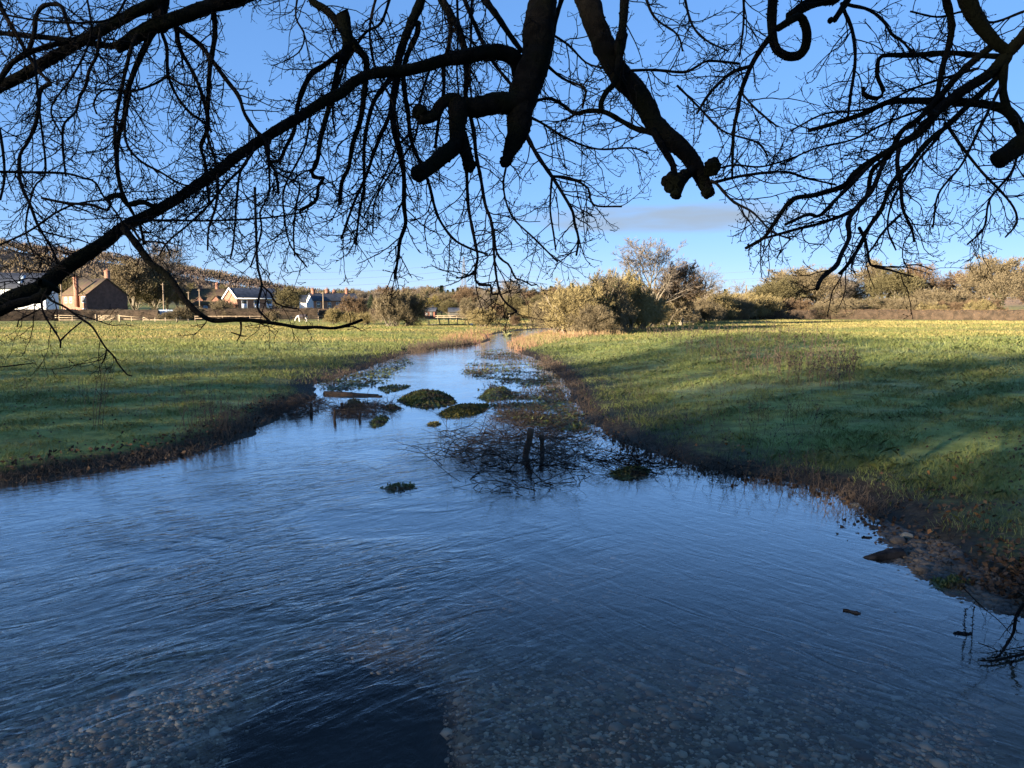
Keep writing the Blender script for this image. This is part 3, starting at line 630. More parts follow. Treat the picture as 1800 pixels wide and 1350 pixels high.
chip('short knobbly stick floating alone in the calm water', 1497, 1076, .14, -.6)
chip('small dark stick floating beside the beaded twigs', 1692, 1114, .13, -.1)
chip('flat dark scrap afloat above the wedge of driftwood', 1524, 945, .11, 0)

# stones of the right bank and the bed
def ico():
    import bmesh
    bm = bmesh.new(); bmesh.ops.create_icosphere(bm, subdivisions=1, radius=1); v = np.array([x.co[:] for x in bm.verts]); f = np.array([[q.index for q in x.verts] for x in bm.faces]); bm.free(); return v, f
IV, IF = ico()
def pebbles(mb, q, size, flat=.5):
    n = len(q); s = size[:,None]*np.stack([rng.uniform(.7,1.4,n), rng.uniform(.6,1.1,n), rng.uniform(.6,1.2,n)*flat], -1); a_ = rng.uniform(0, math.pi, n)
    v = IV[None]*s[:,None]*(1+rng.normal(0,.13,(n,len(IV),1))); ca, sa = np.cos(a_)[:,None], np.sin(a_)[:,None]
    v = np.stack([v[...,0]*ca-v[...,1]*sa, v[...,0]*sa+v[...,1]*ca, v[...,2]], -1)+q[:,None]
    mb.add(v.reshape(-1,3), (IF[None]+(np.arange(n)*len(IV))[:,None,None]).reshape(-1,3))
E = np.array([G(*p)[:2] for p in right_px[20:]]); E = resample(np.c_[E, np.zeros(len(E))], 300); n = 5200; i = np.minimum(rng.beta(2.0,1.3,n)*299,298).astype(int); tt_ = unit(E[i+1]-E[i])
q = E[i]+np.stack([-tt_[:,1],tt_[:,0],0*tt_[:,0]],-1)*(-(rng.beta(1.3,2.2,n)*1.5-.35)*ss(0,120,i))[:,None]; q = on_ground(q); mb = MB(); pebbles(mb, q+np.array([0,0,.005]), rng.lognormal(-3.9,.5,n).clip(.008,.075)); tag(mb.build('bank_stones', M_STONE), kind='stuff')
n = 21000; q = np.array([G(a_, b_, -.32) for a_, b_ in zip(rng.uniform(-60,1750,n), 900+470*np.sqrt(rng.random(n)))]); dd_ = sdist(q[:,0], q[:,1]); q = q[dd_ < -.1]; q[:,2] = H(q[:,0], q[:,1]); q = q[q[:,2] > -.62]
mb = MB(); pebbles(mb, q, rng.lognormal(-4.3,.55,len(q)).clip(.006,.07), .45); tag(mb.build('bed_pebbles', M_BED), kind='stuff')
def stone(label, px, py, r_, mat):
    c = G(px, py, .05); z_ = zat(c[0], c[1]); o = thing('stone', label, 'stone', (c[0], c[1], z_)); import bmesh
    bm = bmesh.new(); bmesh.ops.create_icosphere(bm, subdivisions=3, radius=1); 
    for v in bm.verts:
        k_ = 1+.35*(float(fbm(np.array([v.co.x*1.0+px]), np.array([v.co.y+v.co.z*1.7]), 1.3, 3)[0])-.5); v.co = Vector((v.co.x*r_*1.25*k_, v.co.y*r_*k_, (v.co.z*.75+.3)*r_*k_))
    me = bpy.data.meshes.new('stone_body'); bm.to_mesh(me); bm.free(); me.materials.append(mat); b_ = bpy.data.objects.new('stone_body', me); C.objects.link(b_); b_.parent = o
stone('pale rounded stone on the stony waterline', 1594, 938, .058, M_PALE)
stone('dark flat stone at the waterline beside the pale stone', 1578, 946, .07, M_STONE)
stone('small wet stone just off the tip of the stony bank', 1622, 996, .06, M_STONE)
stone('buff stone where the stony bank begins', 1504, 882, .045, M_PALE)
# leaf litter
mb = MB(); n = 1500; q = np.array([G(a_, b_, .1) for a_, b_ in zip(rng.normal(1775,55,n), rng.normal(1035,28,n))]); q = q[sdist(q[:,0],q[:,1]) > .02]; q = on_ground(q); q[:,2] += rng.uniform(.005,.05,len(q)); mb.slivers(q, rng.normal(0,1,q.shape)*np.array([1,1,.35]), rng.uniform(.03,.09,len(q)), .045)
q = scatter_px([(1500,870),(1800,760),(1800,950),(1640,960)], 420, .25); q = on_ground(q); q[:,2] += .02; mb.slivers(q, rng.normal(0,1,q.shape)*np.array([1,1,.3]), rng.uniform(.03,.08,len(q)), .05)
q = on_ground(along_edge(left_px[0:9], 800, (-.05,.8))); q[:,2] += .03; mb.slivers(q, rng.normal(0,1,q.shape)*np.array([1,1,.5]), rng.uniform(.04,.10,len(q)), .06)
q = on_ground(along_edge(right_px[12:22], 1300, (-.7,.05))); q[:,2] += .02; mb.slivers(q, rng.normal(0,1,q.shape)*np.array([1,1,.5]), rng.uniform(.04,.09,len(q)), .05)
for poly, n in (([(1000,700),(1300,600),(1800,620),(1800,900),(1400,840),(1100,770)], 380), ([(0,640),(500,640),(600,660),(420,760),(0,830)], 260)):
    q = scatter_px(poly, n, .4); q = on_ground(q); q[:,2] += .03; mb.slivers(q, rng.normal(0,1,q.shape)*np.array([1,1,.4]), rng.uniform(.03,.08,len(q)), .045)
tag(mb.build('fallen_leaves', M_LEAF), kind='stuff')
mb = MB(); q = np.concatenate([scatter_px([(1480,860),(1800,780),(1800,960),(1640,950)], 26, .25), scatter_px([(1040,740),(1300,780),(1400,840),(1150,790)], 10, .2), on_ground(along_edge(left_px[2:8], 22, (.0,.6)))]); q = on_ground(q); q[:,2] += .05
mb.slivers(q, rng.normal(0,1,q.shape)*np.array([1,1,.4]), rng.uniform(.06,.10,len(q)), .07); tag(mb.build('fallen_leaves', M_ORANGE), kind='stuff')
# bare branch leaning over the water at the right edge
c = G(1800, 1090, .1); c[2] = zat(c[0], c[1]); o = thing('bare_branch', 'dark bare branch with drooping twigs leaning over the water at the right edge', 'branch', tuple(c))
mb = MB()
for pts, r_ in (([(1800,1060,.1,0),(1786,1085,.1,0),(1782,1110,.1,-.05),(1772,1130,.1,-.1),(1758,1150,.1,-.2),(1750,1162,.1,-.25)], .014), ([(1820,1145,.1,-.1),(1795,1160,.1,-.2),(1770,1170,.1,-.25),(1745,1174,.1,-.3),(1722,1178,.1,-.3)], .012), ([(1830,1148,.1,0),(1780,1148,.1,-.1),(1725,1148,.1,-.2)], .005), ([(1690,1030,.1,0),(1725,1065,.1,0),(1760,1095,.1,0),(1785,1125,.1,0)], .005), ([(1720,1130,.1,-.1),(1755,1145,.1,-.15),(1790,1180,.1,-.2)], .004)):
    P = np.array([at(px, py, 5.75+dy)-c for px, py, _, dy in pts]); P = catmull(P, 5); P[:,2] = np.maximum(P[:,2], .02-c[2]); rr_ = np.linspace(r_, r_*.5, len(P)); mb.tubes(P, rr_, 6)
    Q, qq = spawn(P[None], rr_[None], 11, .1, 1, .9, .17, 6, .28, (-.2,0,-.25), (0,0,.15), rfac=.45, rmin=.0018); mb.tubes(Q, qq, 4)
    Q2, q2 = spawn(Q, qq, 3, .2, 1, .9, .06, 4, .3, (0,0,-.1), rfac=.7, rmin=.0014); mb.tubes(Q2, q2, 3)
mb.build('twigs', M_TWIG, o)
for lab, pts in (('beaded dead stem standing in the calm water, left one of a pair', [(1700,1118),(1695,1098),(1697,1072)]), ('beaded dead stem standing in the calm water, taller right one of a pair', [(1709,1118),(1710,1090),(1712,1066)])):
    c = G(*pts[0]); Y = c[1]; o = thing('beaded_stem', lab, 'dead stem', (c[0], c[1], 0)); c[2] = 0; P = catmull(np.array([at(a_, b_, Y)-c for a_, b_ in pts]), 6); mb = MB(); mb.tubes(P, np.full(len(P), .0025), 4)
    for p_ in P[1:]: mb.slivers(np.repeat(p_[None],3,0), rng.normal(0,1,(3,3)), .02, .010)
    mb.build('stem', M_TWIG, o)
# ------------------------------------------------------------------ background trees, hedges and bushes
def twigmat(name, a, b_): return vmat(name, a, b_, s=.55, rough=.85, island=.45, spec=.1)
T_TAN = twigmat('tan_winter_twigs', (0.097,0.078,0.045), (0.199,0.160,0.097))
T_OLIVE = twigmat('olive_winter_twigs', (0.071,0.061,0.030), (0.142,0.123,0.060))
T_GREY = twigmat('grey_winter_twigs', (0.098,0.081,0.063), (0.189,0.158,0.122))
T_ORANGE = twigmat('russet_winter_twigs', (0.087,0.060,0.035), (0.164,0.112,0.068))
T_GOLD = twigmat('golden_scrub_twigs', (0.143,0.112,0.051), (0.276,0.225,0.106))
T_YELLOW = twigmat('yellow_autumn_leaves', (0.20,0.155,0.030), (0.38,0.29,0.055))
T_IVY = twigmat('dark_ivy', (0.018,0.026,0.010), (0.055,0.065,0.022))
T_IVYL = twigmat('olive_ivy', (0.045,0.049,0.013), (0.105,0.101,0.030))
T_CON = twigmat('conifer_needles', (0.020,0.030,0.018), (0.060,0.070,0.040))
T_HEDGE = twigmat('clipped_hedge_brown', (0.095,0.060,0.036), (0.22,0.145,0.085))
T_HEDGED = twigmat('dark_hedge', (0.040,0.033,0.020), (0.110,0.085,0.050))
T_BARK = vmat('grey_brown_bark', (0.10,0.085,0.06), (0.24,0.205,0.15), s=2, rough=.9)
T_BARKD = vmat('dark_bark', (0.05,0.042,0.03), (0.11,0.09,0.065), s=2, rough=.9)

def tree_proto(name, seed, wide=.55, trunk=.25, limbs=9, twigs=8, tmat=T_TAN, bmat=T_BARK, ang=.75, ivy=0, droop=0.0, tw=.012, leaves=None, dome=0):
    """a winter tree one unit tall: trunk, limbs, and a crown of fine twig faces"""
    global rng
    keep = rng; rng = np.random.default_rng(seed)
    root = thing(name, None, None)
    P0 = np.array([[[0,0,-.03],[.006,.0,.1],[-.008,.006,.22],[.006,-.004,.36],[0,.008,.52],[.012,0,.66]]]); P0[0,1:] += rng.normal(0,.012,(5,3)); R0 = np.array([[.026,.020,.017,.013,.009,.004]])
    mb = MB(); mb.tubes(P0, R0, 7)
    bw = wide*(.66 if dome else 1.0)
    P1, R1 = spawn(P0, R0, limbs, trunk/.69, .98, ang, bw*.75, 7, .13, (0,0,.30-droop), (0,0,.12-droop), rfac=.62, rmin=.004); mb.tubes(P1, R1, 5)
    P2, R2 = spawn(P1, R1, 7, .25, 1, .75, bw*.34, 6, .17, (0,0,.22-droop), (0,0,.05-droop), rfac=.55, rmin=.0024, tip=.5); mb.tubes(P2, R2, 4, cap=False)
    P3, R3 = spawn(P2, R2, 6, .2, 1, .75, bw*.17, 4, .2, (0,0,.18-droop), (0,0,-droop), rfac=.6, rmin=.0014, tip=.6)
    mb.build('trunk', bmat, root)
    mb = MB(); mb.tubes(P3, R3, 3, cap=False)
    for q in range(twigs):
        e, d = ends(P3, .1); mb.slivers(e, d + rng.normal(0,.55,d.shape) + np.array([0,0,.2-droop*2]), rng.uniform(.03,.075,len(e)), tw*rng.uniform(.5,1.2,len(e)))
    if dome:
        u = unit(rng.normal(0,1,(dome,3))); u[:,2] = np.where(u[:,2] < -.35, -u[:,2], u[:,2]); cc = u*np.array([wide*.47,wide*.47,.40])*rng.uniform(.55,1.0,(dome,1))+np.array([0,0,.57])
        q = np.repeat(cc, 90, 0); uu = np.repeat(u, 90, 0); q = q+rng.normal(0,.045,q.shape)*np.array([1.15,1.15,.85]); mb.slivers(q, uu+rng.normal(0,.7,uu.shape)+np.array([0,0,.35]), rng.uniform(.025,.065,len(q)), tw*rng.uniform(.45,1.0,len(q)))
    mb.build('crown', tmat, root)
    if leaves:
        mb = MB()
        for q in range(4):
            e, d = ends(P3, .1); mb.slivers(e+rng.normal(0,.012,e.shape), rng.normal(0,1,d.shape), .026, .02)
        mb.build('leaves', leaves, root)
    if ivy:
        mb = MB(); 
        for q in range(ivy):
            e, d = ends(np.repeat(P0, 60, 0), .0); mb.slivers(e*np.array([1,1,1])+rng.normal(0,.028,e.shape), rng.normal(0,1,e.shape), .045, .035)
            e, d = ends(np.repeat(P1, 5, 0), .0); m_ = rng.random(len(e)) < .6; e = e[m_]; mb.slivers(e+rng.normal(0,.018,e.shape), rng.normal(0,1,e.shape), .04, .03)
        mb.build('ivy', T_IVY, root)
    rng = keep; return root
def bush_proto(name, seed, wide=1.3, n=22, tmat=T_TAN, bmat=T_BARK, foliage=None, fol_n=0, tw=.0095, twigs=17, up=.2, fsz=.030, dome=110):
    """a thicket one unit tall: many stems from the base, fine twigs, optional evergreen clumps"""
    global rng
    keep = rng; rng = np.random.default_rng(seed); root = thing(name, None, None); k = 7
    P = np.empty((n,k,3)); P[:,0] = rng.normal(0,.07,(n,3))*np.array([wide,wide,0]); a_ = rng.uniform(0,2*math.pi,n); sp = rng.uniform(.1,1.0,n)*wide*.62
    d = unit(np.stack([np.cos(a_)*sp, np.sin(a_)*sp, np.full(n,.9)], -1)); L = np.sqrt(sp**2*.8+.55*(1-.35*sp/wide)**2)*rng.uniform(.75,1.05,n)
    for j in range(1,k):
        d = unit(d+rng.normal(0,.12,(n,3))+np.array([0,0,-.03])); P[:,j] = P[:,j-1]+d*(L/(k-1))[:,None]
    P[:,:,2] = np.maximum(P[:,:,2], -.02); R_ = .022*rng.uniform(.5,1,n)[:,None]*np.linspace(1,.35,k)[None]; mb = MB(); mb.tubes(P,R_,5); mb.build('stem', bmat, root)
    P2,R2 = spawn(P,R_,9,.18,1,.85,.30,6,.22,(0,0,up),(0,0,-.1),rfac=.5,rmin=.003); P3,R3 = spawn(P2,R2,6,.15,1,.9,.15,4,.25,(0,0,up),(0,0,0),rfac=.6,rmin=.002)
    P2[:,:,2] = np.maximum(P2[:,:,2], .01); P3[:,:,2] = np.maximum(P3[:,:,2], .01)
    mb = MB(); mb.tubes(P2,R2,3,cap=False); mb.tubes(P3,R3,3,cap=False)
    for q in range(twigs):
        e,dd = ends(P3,.0); mb.slivers(e, dd+rng.normal(0,.6,dd.shape)+np.array([0,0,up*.6]), rng.uniform(.04,.11,len(e)), tw*rng.uniform(.5,1.2,len(e)))
    u = unit(rng.normal(0,1,(dome,3))); u[:,2] = np.abs(u[:,2])-.12; cc = u*np.array([wide*.5,wide*.5,.62])*rng.uniform(.6,1.0,(dome,1))+np.array([0,0,.22]); cc[:,2] = np.maximum(cc[:,2], .06)
    q = np.repeat(cc, 80, 0); uu = np.repeat(u, 80, 0); q = q+rng.normal(0,.05,q.shape); q[:,2] = np.maximum(q[:,2], .01); mb.slivers(q, uu+rng.normal(0,.7,uu.shape)+np.array([0,0,.3]), rng.uniform(.035,.09,len(q)), tw*rng.uniform(.45,1.0,len(q)))
    mb.build('twigs', tmat, root)
    if foliage:
        mb = MB(); cc = ends(P2,.3)[0]; cc = cc[rng.random(len(cc)) < fol_n]
        q = np.repeat(cc, 34, 0); q = q+rng.normal(0,.055,q.shape); q[:,2] = np.maximum(q[:,2],.0); mb.slivers(q, rng.normal(0,1,q.shape), fsz*rng.uniform(.6,1.3,len(q)), fsz*.8)
        mb.build('foliage', foliage, root)
    rng = keep; return root
def conifer_proto(name, seed, wide=.28, mat=T_CON, column=False):
    global rng
    keep = rng; rng = np.random.default_rng(seed); root = thing(name, None, None); mb = MB(); P0 = np.array([[[0,0,-.02],[.004,0,.3],[0,.004,.65],[0,0,.97]]]); mb.tubes(P0, np.array([[.022,.016,.010,.003]]), 6); mb.build('trunk', T_BARKD, root)
    n = 5200 if column else 3200; z = rng.uniform(.02 if column else .10, 1, n)**(1 if column else 1.15); a_ = rng.uniform(0,2*math.pi,n)
    prof = np.interp(z,[0,.1,.5,.8,1],[.7,.95,1,.6,.03]) if column else (1-z)*1.0+.02
    tier = .7+.3*np.abs(np.sin(z*24+a_*1.0)) if not column else .85+.2*fbm(a_*2,z*9,1,3)
    r_ = wide*.5*prof*tier*np.sqrt(rng.uniform(.35,1,n)); p = np.stack([r_*np.cos(a_), r_*np.sin(a_), z], -1)
    d = np.stack([np.cos(a_), np.sin(a_), np.full(n, 1.6 if column else -.25)], -1)+rng.normal(0,.3,(n,3)); mb = MB(); mb.slivers(p, d, rng.uniform(.03,.075,n), .026); mb.build('crown', mat, root)
    rng = keep; return root

PROTO = {
 'oak_tan': tree_proto('bare_tree', 11, .98, .14, 13, 13, T_TAN, tw=.011, dome=120),
 'oak_olive': tree_proto('bare_tree', 12, .95, .12, 13, 13, T_OLIVE, tw=.011, dome=120),
 'oak_russet': tree_proto('bare_tree', 13, .95, .15, 12, 12, T_ORANGE, tw=.010, dome=100),
 'ash_grey': tree_proto('bare_tree', 14, .72, .22, 11, 9, T_GREY, tw=.007, ang=.6, dome=45),
 'airy': tree_proto('bare_tree', 15, .80, .18, 13, 8, T_GREY, ang=.7, tw=.006),
 'weeping': tree_proto('bare_tree', 16, .78, .22, 9, 4, T_GREY, ang=.95, droop=.16, tw=.006),
 'ivied': tree_proto('ivy_clad_tree', 17, .8, .2, 10, 10, T_TAN, ivy=8, dome=50),
 'yellow': tree_proto('yellow_leaved_tree', 18, .85, .12, 10, 6, T_OLIVE, leaves=T_YELLOW),
 'round_olive': tree_proto('bare_tree', 19, 1.0, .08, 14, 14, T_OLIVE, ang=.9, tw=.011, dome=135),
 'scrub': bush_proto('scrub_bush', 21, 1.5, 24, T_GOLD), 'scrub_tan': bush_proto('scrub_bush', 22, 1.6, 24, T_TAN),
 'scrub_russet': bush_proto('scrub_bush', 23, 1.3, 20, T_ORANGE),
 'ivybush': bush_proto('ivy_bush', 24, 1.3, 20, T_GOLD, foliage=T_IVYL, fol_n=.6), 'darkivy': bush_proto('ivy_bush', 25, 1.35, 22, T_TAN, foliage=T_IVY, fol_n=.8),
 'conifer': conifer_proto('conifer', 31, .34), 'pine': conifer_proto('conifer', 33, .5), 'cypress': conifer_proto('cypress', 32, .40, column=True),
}
def tallness(o):
    zs = np.concatenate([np.array([v.co.z for v in c.data.vertices]) for c in o.children]); return float(np.percentile(zs, 99.9 if 'con' in o.name or 'cyp' in o.name else 98.3))
PH = {k: tallness(o) for k, o in PROTO.items()}
used = set()
def plant(kind, px, Y, top, label, cat='tree', group=None, base=None, wide=1.0, rz=None, x=None, y=None, hgt=None):
    """stand a plant so that its top reaches the given photograph row"""
    X = XW(px, Y) if x is None else x
    z0 = zat(X, Y) if base is None else base
    h = (CZ + (YH-top)/FPX*Y - z0) if hgt is None else hgt
    h = h/PH[kind]; p = PROTO[kind]; o = p if kind not in used else copy_tree(p); used.add(kind)
    o.location = (X, Y, z0); o.rotation_euler = (0,0, random.uniform(0,6.28) if rz is None else rz); o.scale = (h*wide, h*wide, h); tag(o, label, cat, group)
    if not group and 'group' in o: del o['group']
    return o

# the thicket in the middle distance, right of the far stream
plant('scrub', 1012, 66, 506, 'pale tan hawthorn thicket with crooked stems at the bend of the stream', 'bush', wide=.78)
plant('darkivy', 1062, 69, 492, 'dark ivied hawthorn in the middle of the thicket', 'bush', wide=.66)
plant('ivybush', 1102, 74, 488, 'green topped ivy bush at the right shoulder of the thicket', 'bush', wide=.62)
plant('scrub_tan', 985, 74, 520, 'low straw coloured scrub on the left flank of the thicket', 'bush', wide=.8)
plant('scrub_tan', 1040, 64, 540, 'low dry bush at the foot of the dark ivied hawthorn', 'bush', wide=.9)
plant('airy', 1146, 92, 428, 'tallest bare tree with a fine twiggy crown rising behind the thicket', wide=1.3)
plant('oak_russet', 1195, 96, 468, 'bare russet tree close to the right of the tallest bare tree', wide=.9)
plant('weeping', 1236, 128, 470, 'pale grey tree with arching branches right of the thicket', wide=.95)
plant('scrub', 1128, 80, 522, 'olive scrub between the thicket and the tallest bare tree', 'bush', wide=.85)
plant('ivybush', 1150, 88, 535, 'yellowish green ivy bush at the left end of the rail fence', 'bush', wide=.9)
plant('scrub_tan', 1172, 98, 512, 'tan scrub bush behind the rail fence, under the russet tree', 'bush', wide=.9)
plant('scrub_tan', 1205, 108, 540, 'low brown scrub right behind the rail fence', 'bush', wide=1.0)
plant('scrub_tan', 1228, 112, 528, 'olive scrub rising behind the tall fence post', 'bush', wide=1.0)
for i, (px, Y, top, kd) in enumerate(((1252,135,516,'scrub'),(1268,140,524,'scrub_tan'),(1288,140,528,'scrub_tan'),(1306,146,520,'scrub'),(1322,150,530,'scrub_tan'),(1246,128,536,'scrub_tan'),(1340,150,522,'scrub'),(1210,120,530,'scrub_tan'))):
    plant(kd, px, Y, top, 'tan scrub in the overgrown hedge behind the right hand meadow', 'bush', 'scrub behind the right hand meadow', wide=1.0)
plant('weeping', 1300, 165, 496, 'small pale tree standing above the scrub, left of the big right hand oaks', wide=.9)
# oaks on the right, beyond the clipped hedge
plant('oak_olive', 1338, 178, 506, 'olive tinged oak at the left end of the right hand wood', wide=1.30)
plant('oak_tan', 1392, 182, 476, 'broad tan oak, largest in the left half of the right hand wood', wide=1.36)
plant('round_olive', 1365, 176, 492, 'rounded olive oak in front of the broad tan oak', wide=1.18)
plant('oak_tan', 1432, 180, 478, 'tan oak overlapping the right side of the broad tan oak', wide=1.18, rz=2.0)
plant('ash_grey', 1470, 178, 486, 'greyish bare tree in the dip between the tan oaks and the ivied tree', wide=1.06)
plant('ivied', 1531, 185, 462, 'ivy clad tree with a grey top standing in the middle of the right hand wood', wide=1.06)
plant('oak_tan', 1492, 190, 496, 'small bare tree left of the ivy clad tree', wide=1.18, rz=4.)
plant('round_olive', 1568, 172, 478, 'round crowned tan oak right of the ivy clad tree', wide=1.30)
plant('oak_russet', 1606, 178, 470, 'russet oak with spreading branches on the right of the round oak', wide=1.12, rz=1.)
plant('scrub_tan', 1645, 165, 512, 'low russet scrub in the gap of the right hand wood', 'bush', wide=1.42)
plant('oak_russet', 1685, 182, 482, 'russet bare oak left of the tallest right hand oak', wide=1.18, rz=3.)
plant('oak_tan', 1738, 170, 458, 'tallest oak near the right edge of the picture', wide=1.09, rz=5.)
plant('ivied', 1752, 160, 484, 'ivied oak in front of the tallest right hand oak', wide=1.12, rz=2.2)
plant('ivybush', 1722, 150, 530, 'bright green bush at the foot of the tallest right hand oak', 'bush', wide=0.94)
plant('oak_russet', 1812, 205, 470, 'bare tree cut by the right edge of the picture', wide=1.18, rz=.4)
for i, px in enumerate(range(1350, 1720, 26)):
    plant(random.choice(['scrub','scrub_tan','scrub_tan','scrub_russet','darkivy']), px+random.uniform(-8,8), random.uniform(150,166), random.uniform(527,538), 'brown underwood bush along the back of the clipped hedge', 'bush', 'underwood behind the clipped hedge', wide=1.3)
plant('pine', 1272, 420, 508, 'distant dark conifer right of the pale grey tree', 'conifer'); plant('conifer', 1248, 430, 509, 'distant thin conifer behind the pale grey tree', 'conifer')
plant('conifer', 1004, 300, 498, 'dark conifer showing above the left flank of the thicket', 'conifer', wide=1.2); plant('pine', 968, 420, 503, 'distant conifer on the skyline left of the thicket', 'conifer')
# wood across the middle of the picture
plant('yellow', 758, 196, 520, 'low round tree with yellow autumn leaves beside the small shed', wide=1.3)
plant('round_olive', 790, 205, 528, 'olive bare tree right of the yellow leaved tree', wide=1.2)
plant('oak_russet', 818, 240, 510, 'reddish brown rounded tree in the middle of the wood', wide=1.2, rz=.3)
plant('darkivy', 820, 215, 526, 'small dark evergreen bush low in the middle of the wood', 'bush', wide=.7)
plant('airy', 850, 104, 513, 'pale bare sapling standing in front of the wood by the dark fence', wide=1.0)
plant('scrub', 848, 102, 545, 'tan scrub round the foot of the pale sapling', 'bush', wide=1.1)
plant('ash_grey', 897, 170, 494, 'tall grey bare tree above the wood left of the thicket', wide=1.1)
plant('round_olive', 905, 165, 520, 'leaning olive tree with a pale trunk before the wood', wide=1.0)
plant('scrub_russet', 906, 110, 556, 'small reddish bush on the bank of the far stream', 'bush', wide=.8)
plant('round_olive', 728, 205, 522, 'olive tree behind the big ivied bush', wide=1.2, rz=2.)
for px, top, wd in ((777,502,1.0),(788,510,.8),(797,508,.8),(806,506,1.1),(752,512,.8)): plant('conifer', px, 330, top, 'dark conifer in the small clump on the skyline of the wood', 'conifer', 'skyline conifers', wide=wd)
for i, px in enumerate(range(640, 1010, 15)):
    plant(random.choice(['oak_tan','oak_olive','oak_russet','oak_tan','ash_grey','round_olive']), px+random.uniform(-6,6), random.uniform(225,290), random.uniform(512,526), 'brown bare tree in the front ranks of the far wood', 'tree', 'front trees of the far wood', wide=1.25)
for i, px in enumerate(range(600, 1330, 14)):
    plant(random.choice(['oak_tan','oak_olive','oak_russet','ash_grey','oak_russet']), px+random.uniform(-6,6), random.uniform(310,400), random.uniform(505,517)+(8 if px > 1240 else 0), 'brown bare tree in the rear ranks of the far wood', 'tree', 'rear trees of the far wood', wide=1.3)
for i, px in enumerate(range(835, 1010, 15)):
    plant(random.choice(['scrub','scrub_tan','scrub_russet','scrub']), px+random.uniform(-6,6), random.uniform(150,190), random.uniform(530,543), 'brown brushy bush at the foot of the far wood', 'bush', 'bushes at the foot of the far wood', wide=1.3)
# big bush left of the stream and its neighbours
plant('darkivy', 718, 103, 516, 'dark ivied right half of the big bush on the left meadow', 'bush', wide=.72)
plant('scrub_tan', 690, 100, 518, 'bare brown left half of the big bush on the left meadow', 'bush', wide=.62)
plant('ivybush', 588, 112, 545, 'brown and green ivy bush on the left of the low row', 'bush', wide=.9)
plant('ivybush', 622, 112, 550, 'yellow green ivy bush in the middle of the low row', 'bush', wide=1.1)
plant('ivybush', 646, 110, 551, 'bright ivy bush touching the big bush', 'bush', wide=1.0)
plant('scrub_russet', 622, 150, 525, 'twiggy tan bush rising behind the low ivy row', 'bush', wide=.9)
plant('cypress', 654, 178, 518, 'narrow dark cypress left of the big bush', 'conifer', wide=.9)
# trees among the houses
plant('round_olive', 275, 204, 480, 'broad tan tree between the brick house and the dormer cottage', wide=1.0)
plant('ash_grey', 296, 208, 436, 'tall thin bare tree rising over the gap between the houses', wide=.85)
plant('oak_tan', 238, 202, 462, 'tan bare tree beside the dark gable of the brick house', wide=1.0)
plant('round_olive', 508, 182, 506, 'round olive green tree between the brick gable house and the white gable house', wide=.95)
plant('scrub_tan', 396, 160, 530, 'bare bush in front of the brick gable', 'bush', wide=.8)
plant('scrub_tan', 300, 149, 550, 'low brown bush in front of the pale van', 'bush', wide=1.6)
plant('scrub_tan', 330, 150, 540, 'brown scrub in the hedge behind the pale van', 'bush', wide=1.3)
plant('scrub_tan', 480, 140, 548, 'bare bush in front of the hedge by the round olive tree', 'bush', wide=1.0)
plant('oak_tan', 640, 215, 535, 'low tan tree left of the cypress', wide=1.3)
for i, px in enumerate(range(-20, 640, 30)):
    plant(random.choice(['oak_tan','oak_olive','ash_grey','round_olive']), px+random.uniform(-8,8), random.uniform(235,300), np.interp(px, [0,100,300,450,640],[484,486,500,508,522])+random.uniform(-4,4), 'bare tree standing behind the row of houses', 'tree', 'trees behind the houses', wide=1.1)

# wooded hillside: one far mass of bare crowns
mb = MB(); n = 5200; a_ = rng.uniform(-.72, .62, n); r_ = 345+ (860-345)*np.sqrt(rng.random(n)); x, y = r_*np.sin(a_), r_*np.cos(a_); k = (a_ < -.12) | (rng.random(n) < .35); k &= ~((a_ > .42) & (fbm(x, y, .006, 3) < .55)); x, y, r_ = x[k], y[k], r_[k]; z = H(x, y); hh = rng.uniform(6.5, 11.5, len(x))*(.75+.5*fbm(x, y, .012, 4))
for j in range(46):
    u = unit(rng.normal(0,1,(len(x),3))); u[:,2] = np.abs(u[:,2]); c_ = np.stack([x, y, z+hh*.42], -1)+u*np.stack([hh*.42, hh*.42, hh*.52], -1)*rng.uniform(.55,1.0,(len(x),1)); mb.slivers(c_, u+rng.normal(0,.4,u.shape)+np.array([0,0,.3]), hh*rng.uniform(.10,.24,len(x)), hh*.055)
tag(mb.build('hillside_wood', vmat('hillside_twigs', (0.055,0.044,0.040), (0.150,0.112,0.088), s=.05, rough=.9, island=.3, c3=(0.120,0.095,0.055), s3=.009, coord='Position', spec=.1)), kind='stuff')

